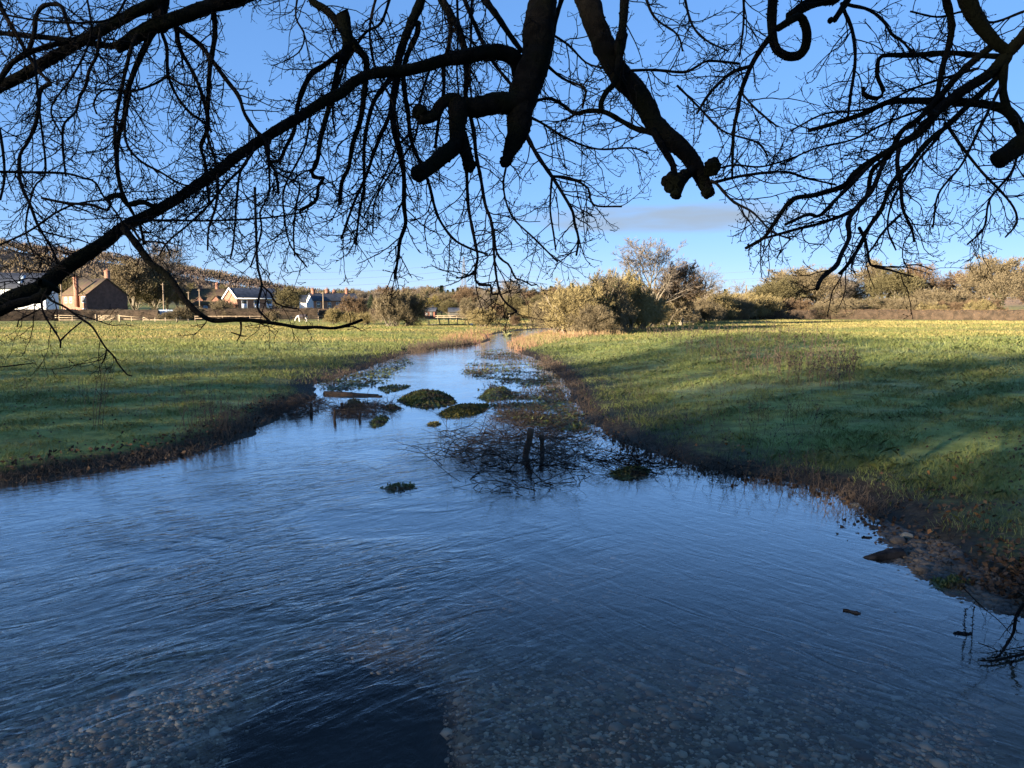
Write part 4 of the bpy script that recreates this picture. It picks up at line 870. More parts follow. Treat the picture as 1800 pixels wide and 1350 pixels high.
T_CORE = vmat('hedge_core', (0.030,0.022,0.014), (0.075,0.052,0.034), s=1.2, rough=.95)
def hedge(name, label, pts, h, w_, mat, dens=70, seed=1):
    """clipped hedge along a ground line: a solid irregular core with twig faces all over"""
    P = resample(np.array(pts, float), max(8, int(np.linalg.norm(np.diff(np.array(pts), axis=0), axis=1).sum()/1.0))); n = len(P); o = thing(name, label, 'hedge', (P[0,0], P[0,1], zat(P[0,0], P[0,1])))
    org = np.array(o.location); t_ = unit(np.gradient(P, axis=0)); nr_ = np.stack([-t_[:,1], t_[:,0]], -1); gz_ = H(P[:,0], P[:,1]); hh = h*(1+.10*(fbm(P[:,0], P[:,1], .25, seed)-.5)); prof = [(-.5,0),(-.52,.5),(-.45,.93),(0,1.0),(.45,.93),(.52,.5),(.5,0)]
    V = np.stack([np.c_[P+nr_*(u*w_*.82), gz_-.1+zf*hh*.95] for u, zf in prof], 1)-org; V[...,:] += rng.normal(0,.06,V.shape); ii = np.arange(n*7).reshape(n,7); mb = MB(); mb.add(V.reshape(-1,3), np.stack([ii[:-1,:-1],ii[1:,:-1],ii[1:,1:],ii[:-1,1:]],-1).reshape(-1,4)); mb.add(V[0],[list(range(7))]); mb.add(V[-1],[list(range(7))[::-1]]); mb.build('woody_core', T_CORE, o); mb = MB()
    N = n*dens*3; i = rng.integers(0,n-1,N); f = rng.random(N)[:,None]; s = rng.random(N)*6; j = s.astype(int); g_ = (s-j)[:,None]; p_ = (V[i,j]*(1-g_)+V[i,j+1]*g_)*(1-f)+(V[i+1,j]*(1-g_)+V[i+1,j+1]*g_)*f
    out = np.c_[nr_[i]*((s-3)/3)[:,None], np.full(N,.35)]; mb.slivers(p_, out+rng.normal(0,.8,(N,3)), rng.uniform(.10,.30,N), .06); mb.build('clipped_twigs', mat, o); return o
hedge('clipped_hedge', 'long clipped brown hedge across the back of the right hand meadow', [(XW(1282,150),150),(XW(1450,150),150),(XW(1600,146),146),(XW(1720,140),140),(XW(1830,132),132),(XW(1950,124),124)], 2.0, 1.6, T_HEDGE)
hedge('clipped_hedge', 'rough low hedge continuing the clipped one behind the tall fence post', [(XW(1226,134),134),(XW(1284,148),148)], 1.5, 1.4, T_HEDGE, seed=2)
hedge('dark_hedge', 'tall dark hedge in front of the houses on the left', [(XW(-40,142),142),(XW(150,150),150),(XW(282,152),152)], 2.3, 1.8, T_HEDGED, seed=3)
hedge('dark_hedge', 'dark hedge below the dormer cottage and the brick gable', [(XW(318,156),156),(XW(450,160),160),(XW(560,164),164)], 2.6, 1.8, T_HEDGED, seed=4)
hedge('dark_hedge', 'neat brown topped hedge below the white gable house', [(XW(562,166),166),(XW(700,172),172)], 2.4, 1.6, T_HEDGE, seed=5)
hedge('dark_hedge', 'short dark hedge far behind the stream, left of the thicket', [(XW(915,185),185),(XW(962,185),185)], 1.9, 1.6, T_HEDGED, seed=6)

# ------------------------------------------------------------------ fences, gates, poles
M_RAIL = vmat('pale_fence_wood', (0.22,0.17,0.11), (0.34,0.27,0.18), s=3, rough=.8)
M_RAILD = vmat('dark_fence_wood', (0.05,0.05,0.045), (0.11,0.105,0.09), s=3, rough=.85)
M_POLE = vmat('pole_wood', (0.16,0.12,0.08), (0.26,0.20,0.14), s=2, rough=.9)
M_METAL = vmat('galvanised_steel', (0.10,0.11,0.13), (0.17,0.18,0.20), s=2, rough=.5)
def fence(name, label, cat, Y, posts, rails, mat, h=1.2):
    """posts: list of (px, height, lean); rails: list of (px0, z0, px1, z1)"""
    X0 = XW(posts[0][0], Y); z0 = zat(X0, Y); o = thing(name, label, cat, (X0, Y, z0))
    for p in posts:
        px, hh, lean = p[:3]; x = XW(px, Y)-X0; g_ = zat(x+X0, Y)-z0; mb = MB(); mb.bar((x,0,g_-.3),(x+lean,0,g_+hh),.13,.13,(0,1,0)); mb.build('post', mat, o)
    for a, za, b_, zb in rails:
        xa, xb = XW(a,Y)-X0, XW(b_,Y)-X0; mb = MB(); mb.bar((xa,-.085,zat(xa+X0,Y)-z0+za),(xb,-.085,zat(xb+X0,Y)-z0+zb),.04,.11); mb.build('rail', mat, o)
    return o
fence('rail_fence', 'pale three rail fence panel at the left of the field gate', 'fence', 136, [(107,1.25,0),(130,1.0,0),(151,1.15,0)], [(100,1.12,151,1.05),(100,.72,156,.66),(107,.3,168,.3)], M_RAIL)
fence('rail_fence', 'pale low fence sloping away right of the field gate', 'fence', 134, [(213,1.15,0),(234,.95,0),(254,.85,0),(275,.75,0),(293,.75,0),(313,.55,0),(333,.5,0)], [(213,1.05,254,.75),(220,.5,254,.4),(254,.8,266,.35),(254,.35,336,.3)], M_RAIL)
X0 = XW(171,136); z0 = zat(X0,136); o = thing('field_gate', 'pale five bar field gate between two rail fences', 'gate', (X0,136,z0)); Wd = XW(213,136)-X0
for x, hh in ((0,1.3),(.55,1.15),(Wd-.1,1.25)): mb = MB(); mb.bar((x,0,-.3),(x,0,hh),.15,.15,(0,1,0)); mb.build('gate_post', M_RAIL, o)
mb = MB()
for zz in (.25,.45,.66,.88,1.1): mb.bar((.6,-.06,zz),(Wd-.2,-.06,zz),.04,.09)
mb.bar((.62,-.09,.25),(.62,-.09,1.12),.08,.04,(0,1,0)); mb.bar((Wd-.25,-.09,.2),(Wd-.25,-.09,1.2),.08,.04,(0,1,0)); mb.bar((2.2,-.11,.25),(Wd-.3,-.11,1.1),.04,.09); mb.bar((.65,-.11,.9),(2.0,-.11,.3),.04,.09); mb.build('gate_leaf', M_RAIL, o)
fence('rail_fence', 'pale wooden rail fence with one tall end post beside the thicket', 'fence', 100, [(1176,.95,0),(1186,1.3,0),(1195.5,1.15,0),(1218,2.0,0)], [(1172,1.1,1186,1.15),(1186,1.25,1218,1.25),(1174,.85,1218,.85),(1176,.42,1218,.42)], M_RAIL)
fence('leaning_fence', 'dark fence of leaning posts beside the big bush', 'fence', 108, [(755,.7,-.05),(775,1.05,-.30),(790,1.05,-.12),(804,1.05,.02),(818,.9,.0),(824,.95,0)], [(752,.9,775,.9),(773,.95,804,.95),(804,.9,822,.7),(752,.12,826,.12),(816,.8,826,.8)], M_RAILD)
o = thing('white_box', 'small white box on the grass at the end of the dark leaning fence', 'box', (XW(829,107),107,zat(XW(829,107),107))); mb = MB(); mb.box((0,0,.14),(.36,.3,.28)); mb.build('body', vmat('white_plastic',(.7,.7,.68),(.8,.8,.78)), o); mb = MB(); mb.box((0,0,.3),(.4,.34,.035)); mb.build('lid', bpy.data.materials['white_plastic'], o)
fence('paddock_fence', 'thin post and wire fence in front of the dark hedge', 'fence', 141, [(px,1.0,0) for px in range(345,575,24)], [(345,.9,570,.9),(345,.5,570,.5)], M_POLE)
fence('paddock_fence', 'pale fence across the small paddock behind the dark leaning fence', 'fence', 158, [(px,.9,0) for px in range(770,850,11)], [(766,.85,850,.8),(766,.5,850,.5)], M_RAIL)
for px, Y, top, lab in ((113,158,486,'telegraph pole in front of the brick house with the tall chimney'),(291,160,498,'telegraph pole beside the pale van'),(335,190,512,'thin pole left of the dormer cottage'),(354,192,508,'thin pole in front of the dormer cottage'),(570,178,513,'telegraph pole in front of the white gable house')):
    X = XW(px,Y); z0 = zat(X,Y); hh = CZ+(YH-top)/FPX*Y-z0; o = thing('telegraph_pole', lab, 'pole', (X,Y,z0)); mb = MB(); mb.tubes(np.array([[0,0,-.3],[0,0,hh*.5],[0,0,hh]]), np.array([.15,.13,.10]), 8); mb.build('shaft', M_POLE, o); mb = MB(); mb.box((0,-.12,hh-.35),(.9,.08,.1)); mb.build('cross_arm', M_POLE, o)

# ------------------------------------------------------------------ houses
def brick(name, a, b_, mortar):
    m, t, b = newmat(name); co = t.nodes.new('ShaderNodeTexCoord'); sx = t.nodes.new('ShaderNodeSeparateXYZ'); t.links.new(co.outputs['Object'], sx.inputs[0]); cb = t.nodes.new('ShaderNodeCombineXYZ')
    t.links.new(mth(t,'ADD',sx.outputs[0],sx.outputs[1]), cb.inputs[0]); t.links.new(sx.outputs[2], cb.inputs[1]); br = t.nodes.new('ShaderNodeTexBrick'); br.inputs['Scale'].default_value = 4.4; t.links.new(cb.outputs[0], br.inputs['Vector'])
    br.inputs['Color1'].default_value = (*a,1); br.inputs['Color2'].default_value = (*b_,1); br.inputs['Mortar'].default_value = (*mortar,1); br.inputs['Mortar Size'].default_value = .015
    c = mixc(t, mrange(t, noise(t, co.outputs['Object'], .8, 5), .4, .7, 0, .35), br.outputs[0], tuple(q*.6 for q in a)); t.links.new(c, b.inputs['Base Color']); b.inputs['Roughness'].default_value = .9; return m
M_BRICKR = brick('orange_brick', (.19,.072,.042), (.24,.10,.058), (.36,.27,.2)); M_BRICKB = brick('brown_brick', (.24,.115,.075), (.31,.16,.10), (.25,.2,.16))
M_RENDER = vmat('white_render', (.66,.66,.64), (.78,.78,.76), s=1.5, rough=.9); M_TILE = vmat('mossy_roof_tile', (.062,.045,.026), (.115,.090,.040), s=1.2, rough=.95, c3=(.085,.052,.036), s3=.5); M_TILEH = vmat('hung_tile', (.10,.055,.040), (.15,.085,.062), s=1.6, rough=.9)
M_SLATE = vmat('dark_slate', (.030,.034,.042), (.060,.066,.080), s=1.5, rough=.55); M_TRIM = vmat('white_paint', (.74,.74,.73), (.80,.80,.79), s=2, rough=.5); M_PANEL = vmat('pale_blue_panel', (.40,.45,.56), (.47,.52,.62), s=1, rough=.5)
m, t, b = newmat('window_glass'); b.inputs['Base Color'].default_value = (.03,.035,.04,1); b.inputs['Roughness'].default_value = .06; b.inputs['Specular IOR Level'].default_value = .8; M_GLASS = m
def house(label, px, Y, rot, L, D, eave, ridge, wallm, roofm, wins=(), chims=(), gable=None, over=.3, barge=False, dorm=(), hip=False):
    """local axes: x along the front (0..L), y into the house (0..D); front faces -y, rot turns it about the corner at the origin"""
    X = XW(px, Y); z0 = zat(X, Y)-.1; o = thing('house', label, 'house', (X, Y, z0), rot); mb = MB(); g = wallm
    mb.add([(0,0,0),(L,0,0),(L,D,0),(0,D,0),(0,0,eave),(L,0,eave),(L,D,eave),(0,D,eave)], [[0,1,5,4],[2,3,7,6]]); W_ = mb.build('wall', g, o)
    for x, f in ((0,[0,4,3,2,1]),(L,[0,1,2,3,4])): mb = MB(); mb.add([(x,0,0),(x,D,0),(x,D,eave),(x,D/2,ridge),(x,0,eave)], [f]); mb.build('gable_wall', gable or g, o)
    th = .16; ov = over; sl = (ridge-eave)/(D/2); mb = MB()
    prof = [(-ov, eave-ov*sl), (D/2, ridge), (D+ov, eave-ov*sl), (D+ov, eave-ov*sl+th), (D/2, ridge+th), (-ov, eave-ov*sl+th)]
    v = [(-ov, y, z) for y, z in prof]+[(L+ov, y, z) for y, z in prof]; mb.add(v, [[i,(i+1)%6,6+(i+1)%6,6+i] for i in range(6)]); mb.add(v, [[0,1,4,5],[1,2,3,4],[6,11,10,7],[7,10,9,8]]); RF = mb.build('roof', roofm, o)
    if barge:
        mb = MB()
        for x in (-ov-.03, L+ov+.03):
            mb.bar((x,-ov,eave-ov*sl),(x,D/2,ridge),.06,.42,(1,0,0) if 0 else (0,0,1)); mb.bar((x,D+ov,eave-ov*sl),(x,D/2,ridge),.06,.42)
        mb.build('bargeboard', M_TRIM, o); mb = MB(); mb.box((L/2,-ov-.05,eave-ov*sl+.05),(L+.4,.1,.24)); mb.build('gutter', M_TRIM, o)
    for cx, cy, wx_, wy_, zt, cm in chims:
        mb = MB(); mb.box((cx,cy,zt/2+eave*.25),(wx_,wy_,zt-eave*.5)); mb.box((cx,cy,zt-.12),(wx_+.14,wy_+.14,.16)); ch = mb.build('chimney', cm, RF)
        mb = MB()
        for q in (-1,1): mb.tubes(np.array([[cx+q*wx_*.22,cy,zt],[cx+q*wx_*.22,cy,zt+.45]]), np.array([.11,.09]), 8)
        mb.build('chimney_pot', M_BRICKR, ch)if 0 else None
        v_ = mb.build('chimney_pot', M_BRICKR, None); v_.parent = RF
    for face, u, z, ww, hh, style in wins:
        mb = MB(); fr = .09; pr = .05
        def P(a, zz, dep):
            return {'f': (a, -dep, zz), 'l': (-dep, a, zz), 'r': (L+dep, a, zz)}[face]
        def slab(a0, a1, zz0, zz1, d0, d1):
            c = [P((a0+a1)/2, (zz0+zz1)/2, (d0+d1)/2)]; sz = (a1-a0, d1-d0, zz1-zz0) if face == 'f' else (d1-d0, a1-a0, zz1-zz0); mb.box(c[0], sz)
        slab(u, u+ww, z, z+fr, .004, pr); slab(u, u+ww, z+hh-fr, z+hh, .004, pr); slab(u, u+fr, z+fr, z+hh-fr, .004, pr); slab(u+ww-fr, u+ww, z+fr, z+hh-fr, .004, pr)
        nb_ = 1 if style == 'sash' else 2 if style == 'case' else 0
        for q in range(1, nb_+1): slab(u+ww*q/(nb_+1)-.035, u+ww*q/(nb_+1)+.035, z+fr, z+hh-fr, .006, pr-.004)
        if style == 'sash': slab(u+fr, u+ww-fr, z+hh*.5-.035, z+hh*.5+.035, .008, pr-.002)
        f_ = mb.build('window', M_TRIM, o); mb = MB()
        zl = z+fr+(hh*.55 if style == 'panel' else 0); slab(u+fr, u+ww-fr, zl, z+hh-fr, .003, .02); mb.build('pane', M_GLASS, f_)
        if style == 'panel': mb = MB(); slab(u+fr, u+ww-fr, z+fr, zl, .003, .035); mb.build('panel', M_PANEL, f_)
    for dx, dy, dw, dz0, dz1 in dorm:
        sl_y = dy+dw; mb = MB(); mb.add([(dx,dy,dz0),(dx+dw,dy,dz0),(dx+dw,dy,dz1),(dx+dw/2,dy,dz1+dw*.55),(dx,dy,dz1)], [[0,1,2,3,4]]); mb.add([(dx,dy,dz0),(dx,dy,dz1),(dx,dy+2.5,dz1),(dx,dy+2.5,dz0),(dx+dw,dy,dz0),(dx+dw,dy,dz1),(dx+dw,dy+2.5,dz1),(dx+dw,dy+2.5,dz0)], [[0,1,2,3],[4,7,6,5]]); dm = mb.build('dormer', M_BRICKR, RF)
        mb = MB(); rz_ = dz1+dw*.55; mb.add([(dx-.2,dy-.2,dz1-.1),(dx+dw/2,dy-.2,rz_+.06),(dx+dw+.2,dy-.2,dz1-.1),(dx-.2,dy+3,dz1-.1),(dx+dw/2,dy+3,rz_+.06),(dx+dw+.2,dy+3,dz1-.1),(dx-.2,dy-.2,dz1+.05),(dx+dw/2,dy-.2,rz_+.22),(dx+dw+.2,dy-.2,dz1+.05),(dx-.2,dy+3,dz1+.05),(dx+dw/2,dy+3,rz_+.22),(dx+dw+.2,dy+3,dz1+.05)], [[0,3,4,1],[1,4,5,2],[6,7,10,9],[7,8,11,10],[0,1,7,6],[1,2,8,7],[0,6,9,3],[2,5,11,8]]); q_ = mb.build('dormer_roof', roofm, None); q_.parent = RF
        mb = MB(); mb.box((dx+dw/2,dy-.03,dz0+.6),(dw*.62,.06,.95)); q_ = mb.build('dormer_window', M_TRIM, None); q_.parent = RF
        mb = MB(); mb.box((dx+dw/2-.17*dw,dy-.045,dz0+.6),(dw*.22,.05,.75)); mb.box((dx+dw/2+.17*dw,dy-.045,dz0+.6),(dw*.22,.05,.75)); q_ = mb.build('dormer_pane', M_GLASS, None); q_.parent = RF
    return o
# white house with blue slate roof at the left edge: its front faces right of the camera
house('white rendered house with a blue slate roof and a rooflight at the left edge', -14, 160, R(12), 10.6, 7.5, 6.7, 9.8, M_RENDER, M_SLATE, [('f',1.4,4.2,.8,1.7,'sash'),('f',2.9,4.2,.9,1.7,'sash'),('f',5.0,4.6,.9,1.1,'sash'),('f',7.0,3.9,.9,1.2,'sash'),('f',8.6,3.9,.9,1.2,'sash'),('f',6.9,.9,1.0,1.2,'sash')], ())
hs = bpy.data.objects['house']; rf = [c for c in hs.children if c.name.startswith('roof')][0]; mb = MB(); sl = (9.8-6.7)/3.75
for q in (1.0, 2.1): mb.add([(5.0+q*.1,q,6.7+q*sl+.22),(5.9+q*.1,q,6.7+q*sl+.22),(5.9+q*.1,q+.9,6.7+(q+.9)*sl+.22),(5.0+q*.1,q+.9,6.7+(q+.9)*sl+.22),(5.0+q*.1,q,6.7+q*sl+.1),(5.9+q*.1,q,6.7+q*sl+.1),(5.9+q*.1,q+.9,6.7+(q+.9)*sl+.1),(5.0+q*.1,q+.9,6.7+(q+.9)*sl+.1)], [[0,1,2,3],[0,4,5,1],[1,5,6,2],[2,6,7,3],[3,7,4,0]])
q_ = mb.build('rooflight', vmat('rooflight_glass',(.22,.28,.34),(.27,.33,.40),rough=.15), None); q_.parent = rf
# brick house with the tall chimney: lit front to the left, dark hung tile gable to the right
a_ = R(-38); cornerpx, Yc = 157, 176
hB = house('brown brick house with a tall chimney and a dark tile hung gable', 0, Yc, a_, 13.5, 9.2, 5.6, 9.3, M_BRICKR, M_TILE, [('f',11.0,3.7,1.9,1.5,'case'),('f',11.0,1.0,1.9,1.4,'case'),('f',2.0,3.7,1.3,1.4,'case'),('f',4.6,3.7,1.3,1.4,'case'),('f',7.0,3.7,1.3,1.4,'case'),('f',2.0,1.0,1.5,1.3,'case')], [(9.1,-.35,1.1,.75,9.6,M_BRICKR),(12.6,5.2,1.1,.9,11.2,M_BRICKR)], gable=M_TILEH)
hB.location.x = XW(cornerpx, Yc)-13.5*math.cos(a_); hB.location.y = Yc-13.5*math.sin(a_)
house('mossy roofed cottage with two brick dormers', 336, 205, R(6), 9.8, 7.5, 3.7, 7.6, M_BRICKR, M_TILE, [('f',3.6,2.0,1.0,1.2,'case')], [(1.8,4,.9,.7,8.6,M_BRICKR),(6.2,4,.7,.7,9.2,M_BRICKR)], dorm=[(1.6,.5,1.7,3.3,4.7),(5.6,.5,1.9,3.2,4.7)])
house('orange brick house with white bargeboards, a black slate roof and tall blue panelled windows', 420, 188, R(44), 14.5, 7.8, 5.0, 7.4, M_BRICKB, M_SLATE, [('f',1.0,2.2,1.5,2.4,'panel'),('f',4.2,2.2,1.5,2.4,'panel'),('f',7.5,2.2,1.5,2.4,'panel'),('f',10.8,2.2,1.5,2.4,'panel')], (), gable=M_BRICKR, barge=True)
house('small brick house with a white gable, slate roof and three chimneys', 553, 205, R(36), 8.0, 5.0, 4.6, 6.4, M_BRICKB, M_SLATE, [('f',.9,2.7,.9,1.6,'sash'),('f',4.0,2.7,.9,1.5,'sash'),('f',6.4,2.7,.9,1.5,'sash'),('f',.9,.3,.9,1.4,'sash'),('f',4.0,.3,.9,1.4,'sash')], [(.9,2.5,.8,.8,7.6,M_BRICKR),(5.4,3.8,.9,.8,7.7,M_BRICKR),(7.3,3.4,.9,.8,7.4,M_BRICKR)], gable=M_RENDER)
house('pale rendered house set back left of the white gable house', 531, 222, R(20), 4.2, 5, 4.4, 6.2, M_RENDER, M_SLATE, [('f',.6,.6,1.2,1.4,'sash')], ())
house('grey slate roofed house with one tall chimney right of the white gable house', 596, 215, R(30), 5.6, 5.5, 4.6, 6.6, M_RENDER, M_SLATE, [('f',.8,2.2,.9,1.4,'sash')], [(3.4,2.8,.8,.8,8.0,M_BRICKR)])
o = house('little red wooden shed by the yellow leaved tree', 747, 178, R(-8), 2.4, 2.0, 1.9, 2.5, vmat('red_shed_wood',(.15,.06,.04),(.20,.085,.055)), M_SLATE, [('f',.3,.9,.5,.6,'sash')], ()); o['category'] = 'shed'; o.name = 'shed'
mb = MB(); mb.box((1.6,-.03,.9),(.8,.05,1.7)); mb.build('door', M_RAILD, o)
o = house('low dark stable roof along the foot of the far wood', 790, 185, R(4), 7.5, 3.0, 1.7, 2.5, M_RAILD, M_SLATE, [], ()); o['category'] = 'stable'; o.name = 'stable'

# pale van parked behind the gap of the hedge
X = XW(304,154); o = thing('parked_van', 'pale blue van parked in the gap of the dark hedge', 'van', (X,154,zat(X,154)), R(4)); M_VAN = vmat('pale_blue_paint',(.36,.47,.62),(.40,.50,.65),rough=.3)
prof = [(-2.3,.35),(2.2,.35),(2.25,1.0),(1.75,1.2),(1.05,1.95),(.7,2.05),(-2.1,2.05),(-2.3,1.85)]; mb = MB(); mb.prism(prof,-.9,.9); mb.build('body', M_VAN, o)
mb = MB(); mb.add([(1.72,-.8,1.26),(1.72,.8,1.26),(1.1,.72,1.93),(1.1,-.72,1.93)],[[0,1,2,3]]); mb.box((.7,-.91,1.55),(.9,.03,.5)); mb.build('windscreen', M_GLASS, o)
for x in (-1.5,1.5):
    for y in (-.85,.85): mb = MB(); mb.tubes(np.array([[x,y-.1,.33],[x,y+.1,.33]]), np.array([.33,.33]), 14); mb.F.append(np.arange(14)[::-1][None]); mb.build('wheel', M_RAILD, o)

# pony in the paddock
X = XW(533,132); o = thing('pony', 'pale grazing pony in a dark rug standing in the paddock left of the ivy bushes', 'pony', (X,132,zat(X,132)), 0); import bmesh
sk = [(-.62,0,1.0,.20),(-.2,0,.95,.27),(.3,0,.98,.25),(.62,0,1.02,.26),(.82,0,.78,.05),(-.85,0,1.0,.14),(-1.08,0,.72,.10),(-1.25,0,.40,.10),(-1.30,0,.16,.055)]
edg = [(0,1),(1,2),(2,3),(3,4),(0,5),(5,6),(6,7),(7,8)]
for sx_, y in ((-.5,.14),(-.52,-.14),(.62,.14),(.58,-.14)):
    k = len(sk); hind = sx_ > 0; sk += [(sx_,y,.78,.13 if hind else .10),(sx_-.05+(.14 if hind else 0),y,.42,.055),(sx_+(.06 if hind else 0),y,.08,.04),(sx_-.04,y,.0,.05)]; edg += [(3 if hind else 0,k),(k,k+1),(k+1,k+2),(k+2,k+3)]
me = bpy.data.meshes.new('pony_body'); me.from_pydata([s[:3] for s in sk], edg, []); b_ = bpy.data.objects.new('pony_body', me); C.objects.link(b_); sm = b_.modifiers.new('skin','SKIN')
for i, s in enumerate(sk): me.skin_vertices[0].data[i].radius = (s[3], s[3])
me.skin_vertices[0].data[1].use_root = True; b_.modifiers.new('sub','SUBSURF').levels = 1; b_.parent = o; me.materials.append(vmat('pale_pony_coat',(.55,.52,.46),(.66,.63,.57),s=3))
mb = MB(); V = []
for x in np.linspace(-.55,.78,7): V.append([(x, math.cos(q)*.33, .93+math.sin(q)*.33) for q in np.linspace(-.5, math.pi+.5, 11)])
V = np.array(V); ii = np.arange(77).reshape(7,11); mb.add(V.reshape(-1,3), np.stack([ii[:-1,:-1],ii[1:,:-1],ii[1:,1:],ii[:-1,1:]],-1).reshape(-1,4)); rug = mb.build('rug', vmat('dark_rug',(.03,.025,.03),(.05,.04,.045),s=4), o); rug.modifiers.new('solid','SOLIDIFY').thickness = .03

# pylon and power lines
YP = 720; XP = XW(816,YP); zb = zat(XP,YP); zt = CZ+(YH-452)/FPX*YP; hP = zt-zb; o = thing('pylon', 'steel lattice pylon standing beyond the far wood', 'pylon', (XP,YP,zb), R(20)); mb = MB(); lv = np.linspace(0,1,10); wd = np.interp(lv,[0,.45,.75,1],[4.2,1.7,1.0,.15])
cs = [np.array([[sx_*wd[i],sy*wd[i],lv[i]*hP] for i in range(10)]) for sx_,sy in ((-1,-1),(1,-1),(1,1),(-1,1))]
for c_ in cs: mb.tubes(c_, np.full(10,.16), 4)
for i in range(9):
    for q in range(4):
        A_, B_ = cs[q], cs[(q+1)%4]; mb.bar(A_[i],B_[i+1],.13,.13); mb.bar(B_[i],A_[i+1],.13,.13); mb.bar(A_[i],B_[i],.12,.12)
mb.build('lattice_tower', M_METAL, o)
ARM = [(.62,4.2),(.75,5.0),(.88,3.6)]
for f, half in ARM: mb = MB(); [mb.bar((-half,0,f*hP),(half,0,f*hP+dz),.2,.2) for dz in (0,)]; mb.bar((-half,0,f*hP),(0,0,f*hP+1.6),.14,.14); mb.bar((half,0,f*hP),(0,0,f*hP+1.6),.14,.14); mb.build('cross_arm', M_METAL, o)
M_WIRE = vmat('power_cable',(.10,.11,.12),(.13,.14,.15),rough=.6)
for side in (-1, 1):
    for f, half in ARM:
        s0 = np.array([XP+side*half*.9, YP, zb+f*hP-.8]); far = s0+np.array([side*330, -60, 2.0 if side < 0 else -2.0]); tt_ = np.linspace(0,1,26)[:,None]; P = s0*(1-tt_)+far*tt_; P[:,2] -= 11*4*(tt_[:,0]*(1-tt_[:,0])); c_ = s0.copy(); mb = MB(); mb.tubes(P-c_, np.full(26,.085), 4)
        tag(mb.build('power_line', M_WIRE, loc=c_), {(-1,.62):'lowest',(-1,.75):'middle',(-1,.88):'highest',(1,.62):'lowest',(1,.75):'middle',(1,.88):'highest'}[(side,f)]+' power line running %s from the pylon' % ('left' if side < 0 else 'right'), 'power line', 'power lines')

# tall trees outside the picture, behind and left of the camera, that keep the near meadow in shade
def shade_tree(seed, gap=False):
    global rng
    keep = rng; rng = np.random.default_rng(seed); root = thing('bankside_tree', None, None); mb = MB(); P0 = np.array([[[0,0,-.02],[.01,0,.25],[0,.01,.55],[0,0,.85]]]); mb.tubes(P0, np.array([[.035,.026,.018,.006]]), 8); P1, R1 = spawn(P0, np.array([[.035,.026,.018,.006]]), 12, .2, .95, .8, .26, 6, .12, (0,0,.2), rfac=.5); mb.tubes(P1, R1, 5); mb.build('trunk', T_BARKD, root)
    mb = MB(); n = 1750; u = unit(rng.normal(0,1,(n,3))); q = u*np.array([.25,.25,.48])*(rng.random((n,1))**.45)+np.array([0,0,.50]); lump = fbm(q[:,0]*4+q[:,1]*2, q[:,2]*11, 1, seed); q = q[lump > .36]
    if gap: q = q[(q[:,2] < .47) | (q[:,2] > .60) | (rng.random(len(q)) < .35)]  # crown thinned in a band to let sun through onto the near right bank
    mb.slivers(q, rng.normal(0,1,q.shape), rng.uniform(.05,.10,len(q)), .0085); mb.build('crown', T_IVY, root); rng = keep; return root
SP = [shade_tree(51), shade_tree(52), shade_tree(53, True)]; first = [True]*3
spots = [(x+random.uniform(-2,2), -40+random.uniform(-3,3), random.uniform(21,26.5)) for x in np.arange(-170, 12, 7.0)] + [(x+random.uniform(-2,2), -58+random.uniform(-3,3), random.uniform(24,29)) for x in np.arange(-185, -5, 7.0)] + [(-112,70,15),(-118,82,16),(-124,95,16),(-131,108,15),(-106,60,14)]
for i, (x, y, h) in enumerate(spots):
    k = i % 2; lane = (x+2)/.766-(y-0)/.643 if 0 else (x-5)+(9-y)*.766/.643; k = 2 if abs(lane) < 8 and y < 0 else k; h = 26.0 if k == 2 and y > -50 else 29.0 if k == 2 else h; o = SP[k] if first[k] else copy_tree(SP[k]); first[k] = False; o.location = (x, y, zat(x, y)); o.rotation_euler = (0,0,random.uniform(0,6)); o.scale = (h*.85, h*.85, h); tag(o, 'tall ivy clad tree behind the viewpoint, outside the picture', 'tree', 'bankside trees that shade the near meadow')
for k, p in PROTO.items():
    if k not in used: 
        for ch in list(p.children): bpy.data.objects.remove(ch)
        bpy.data.objects.remove(p)
# ------------------------------------------------------------------ the tree that hangs over the water
TREE = thing('overhanging_tree', 'large dark leafless tree whose knotted limbs and drooping twigs hang across the sky', 'tree', (2.6, -5.2, zat(2.6, -5.2)))
TO = np.array(TREE.location)
def S(s): 
    v = [float(q) for q in s.replace(',', ' ').split()]; return np.array(v).reshape(-1, 2)
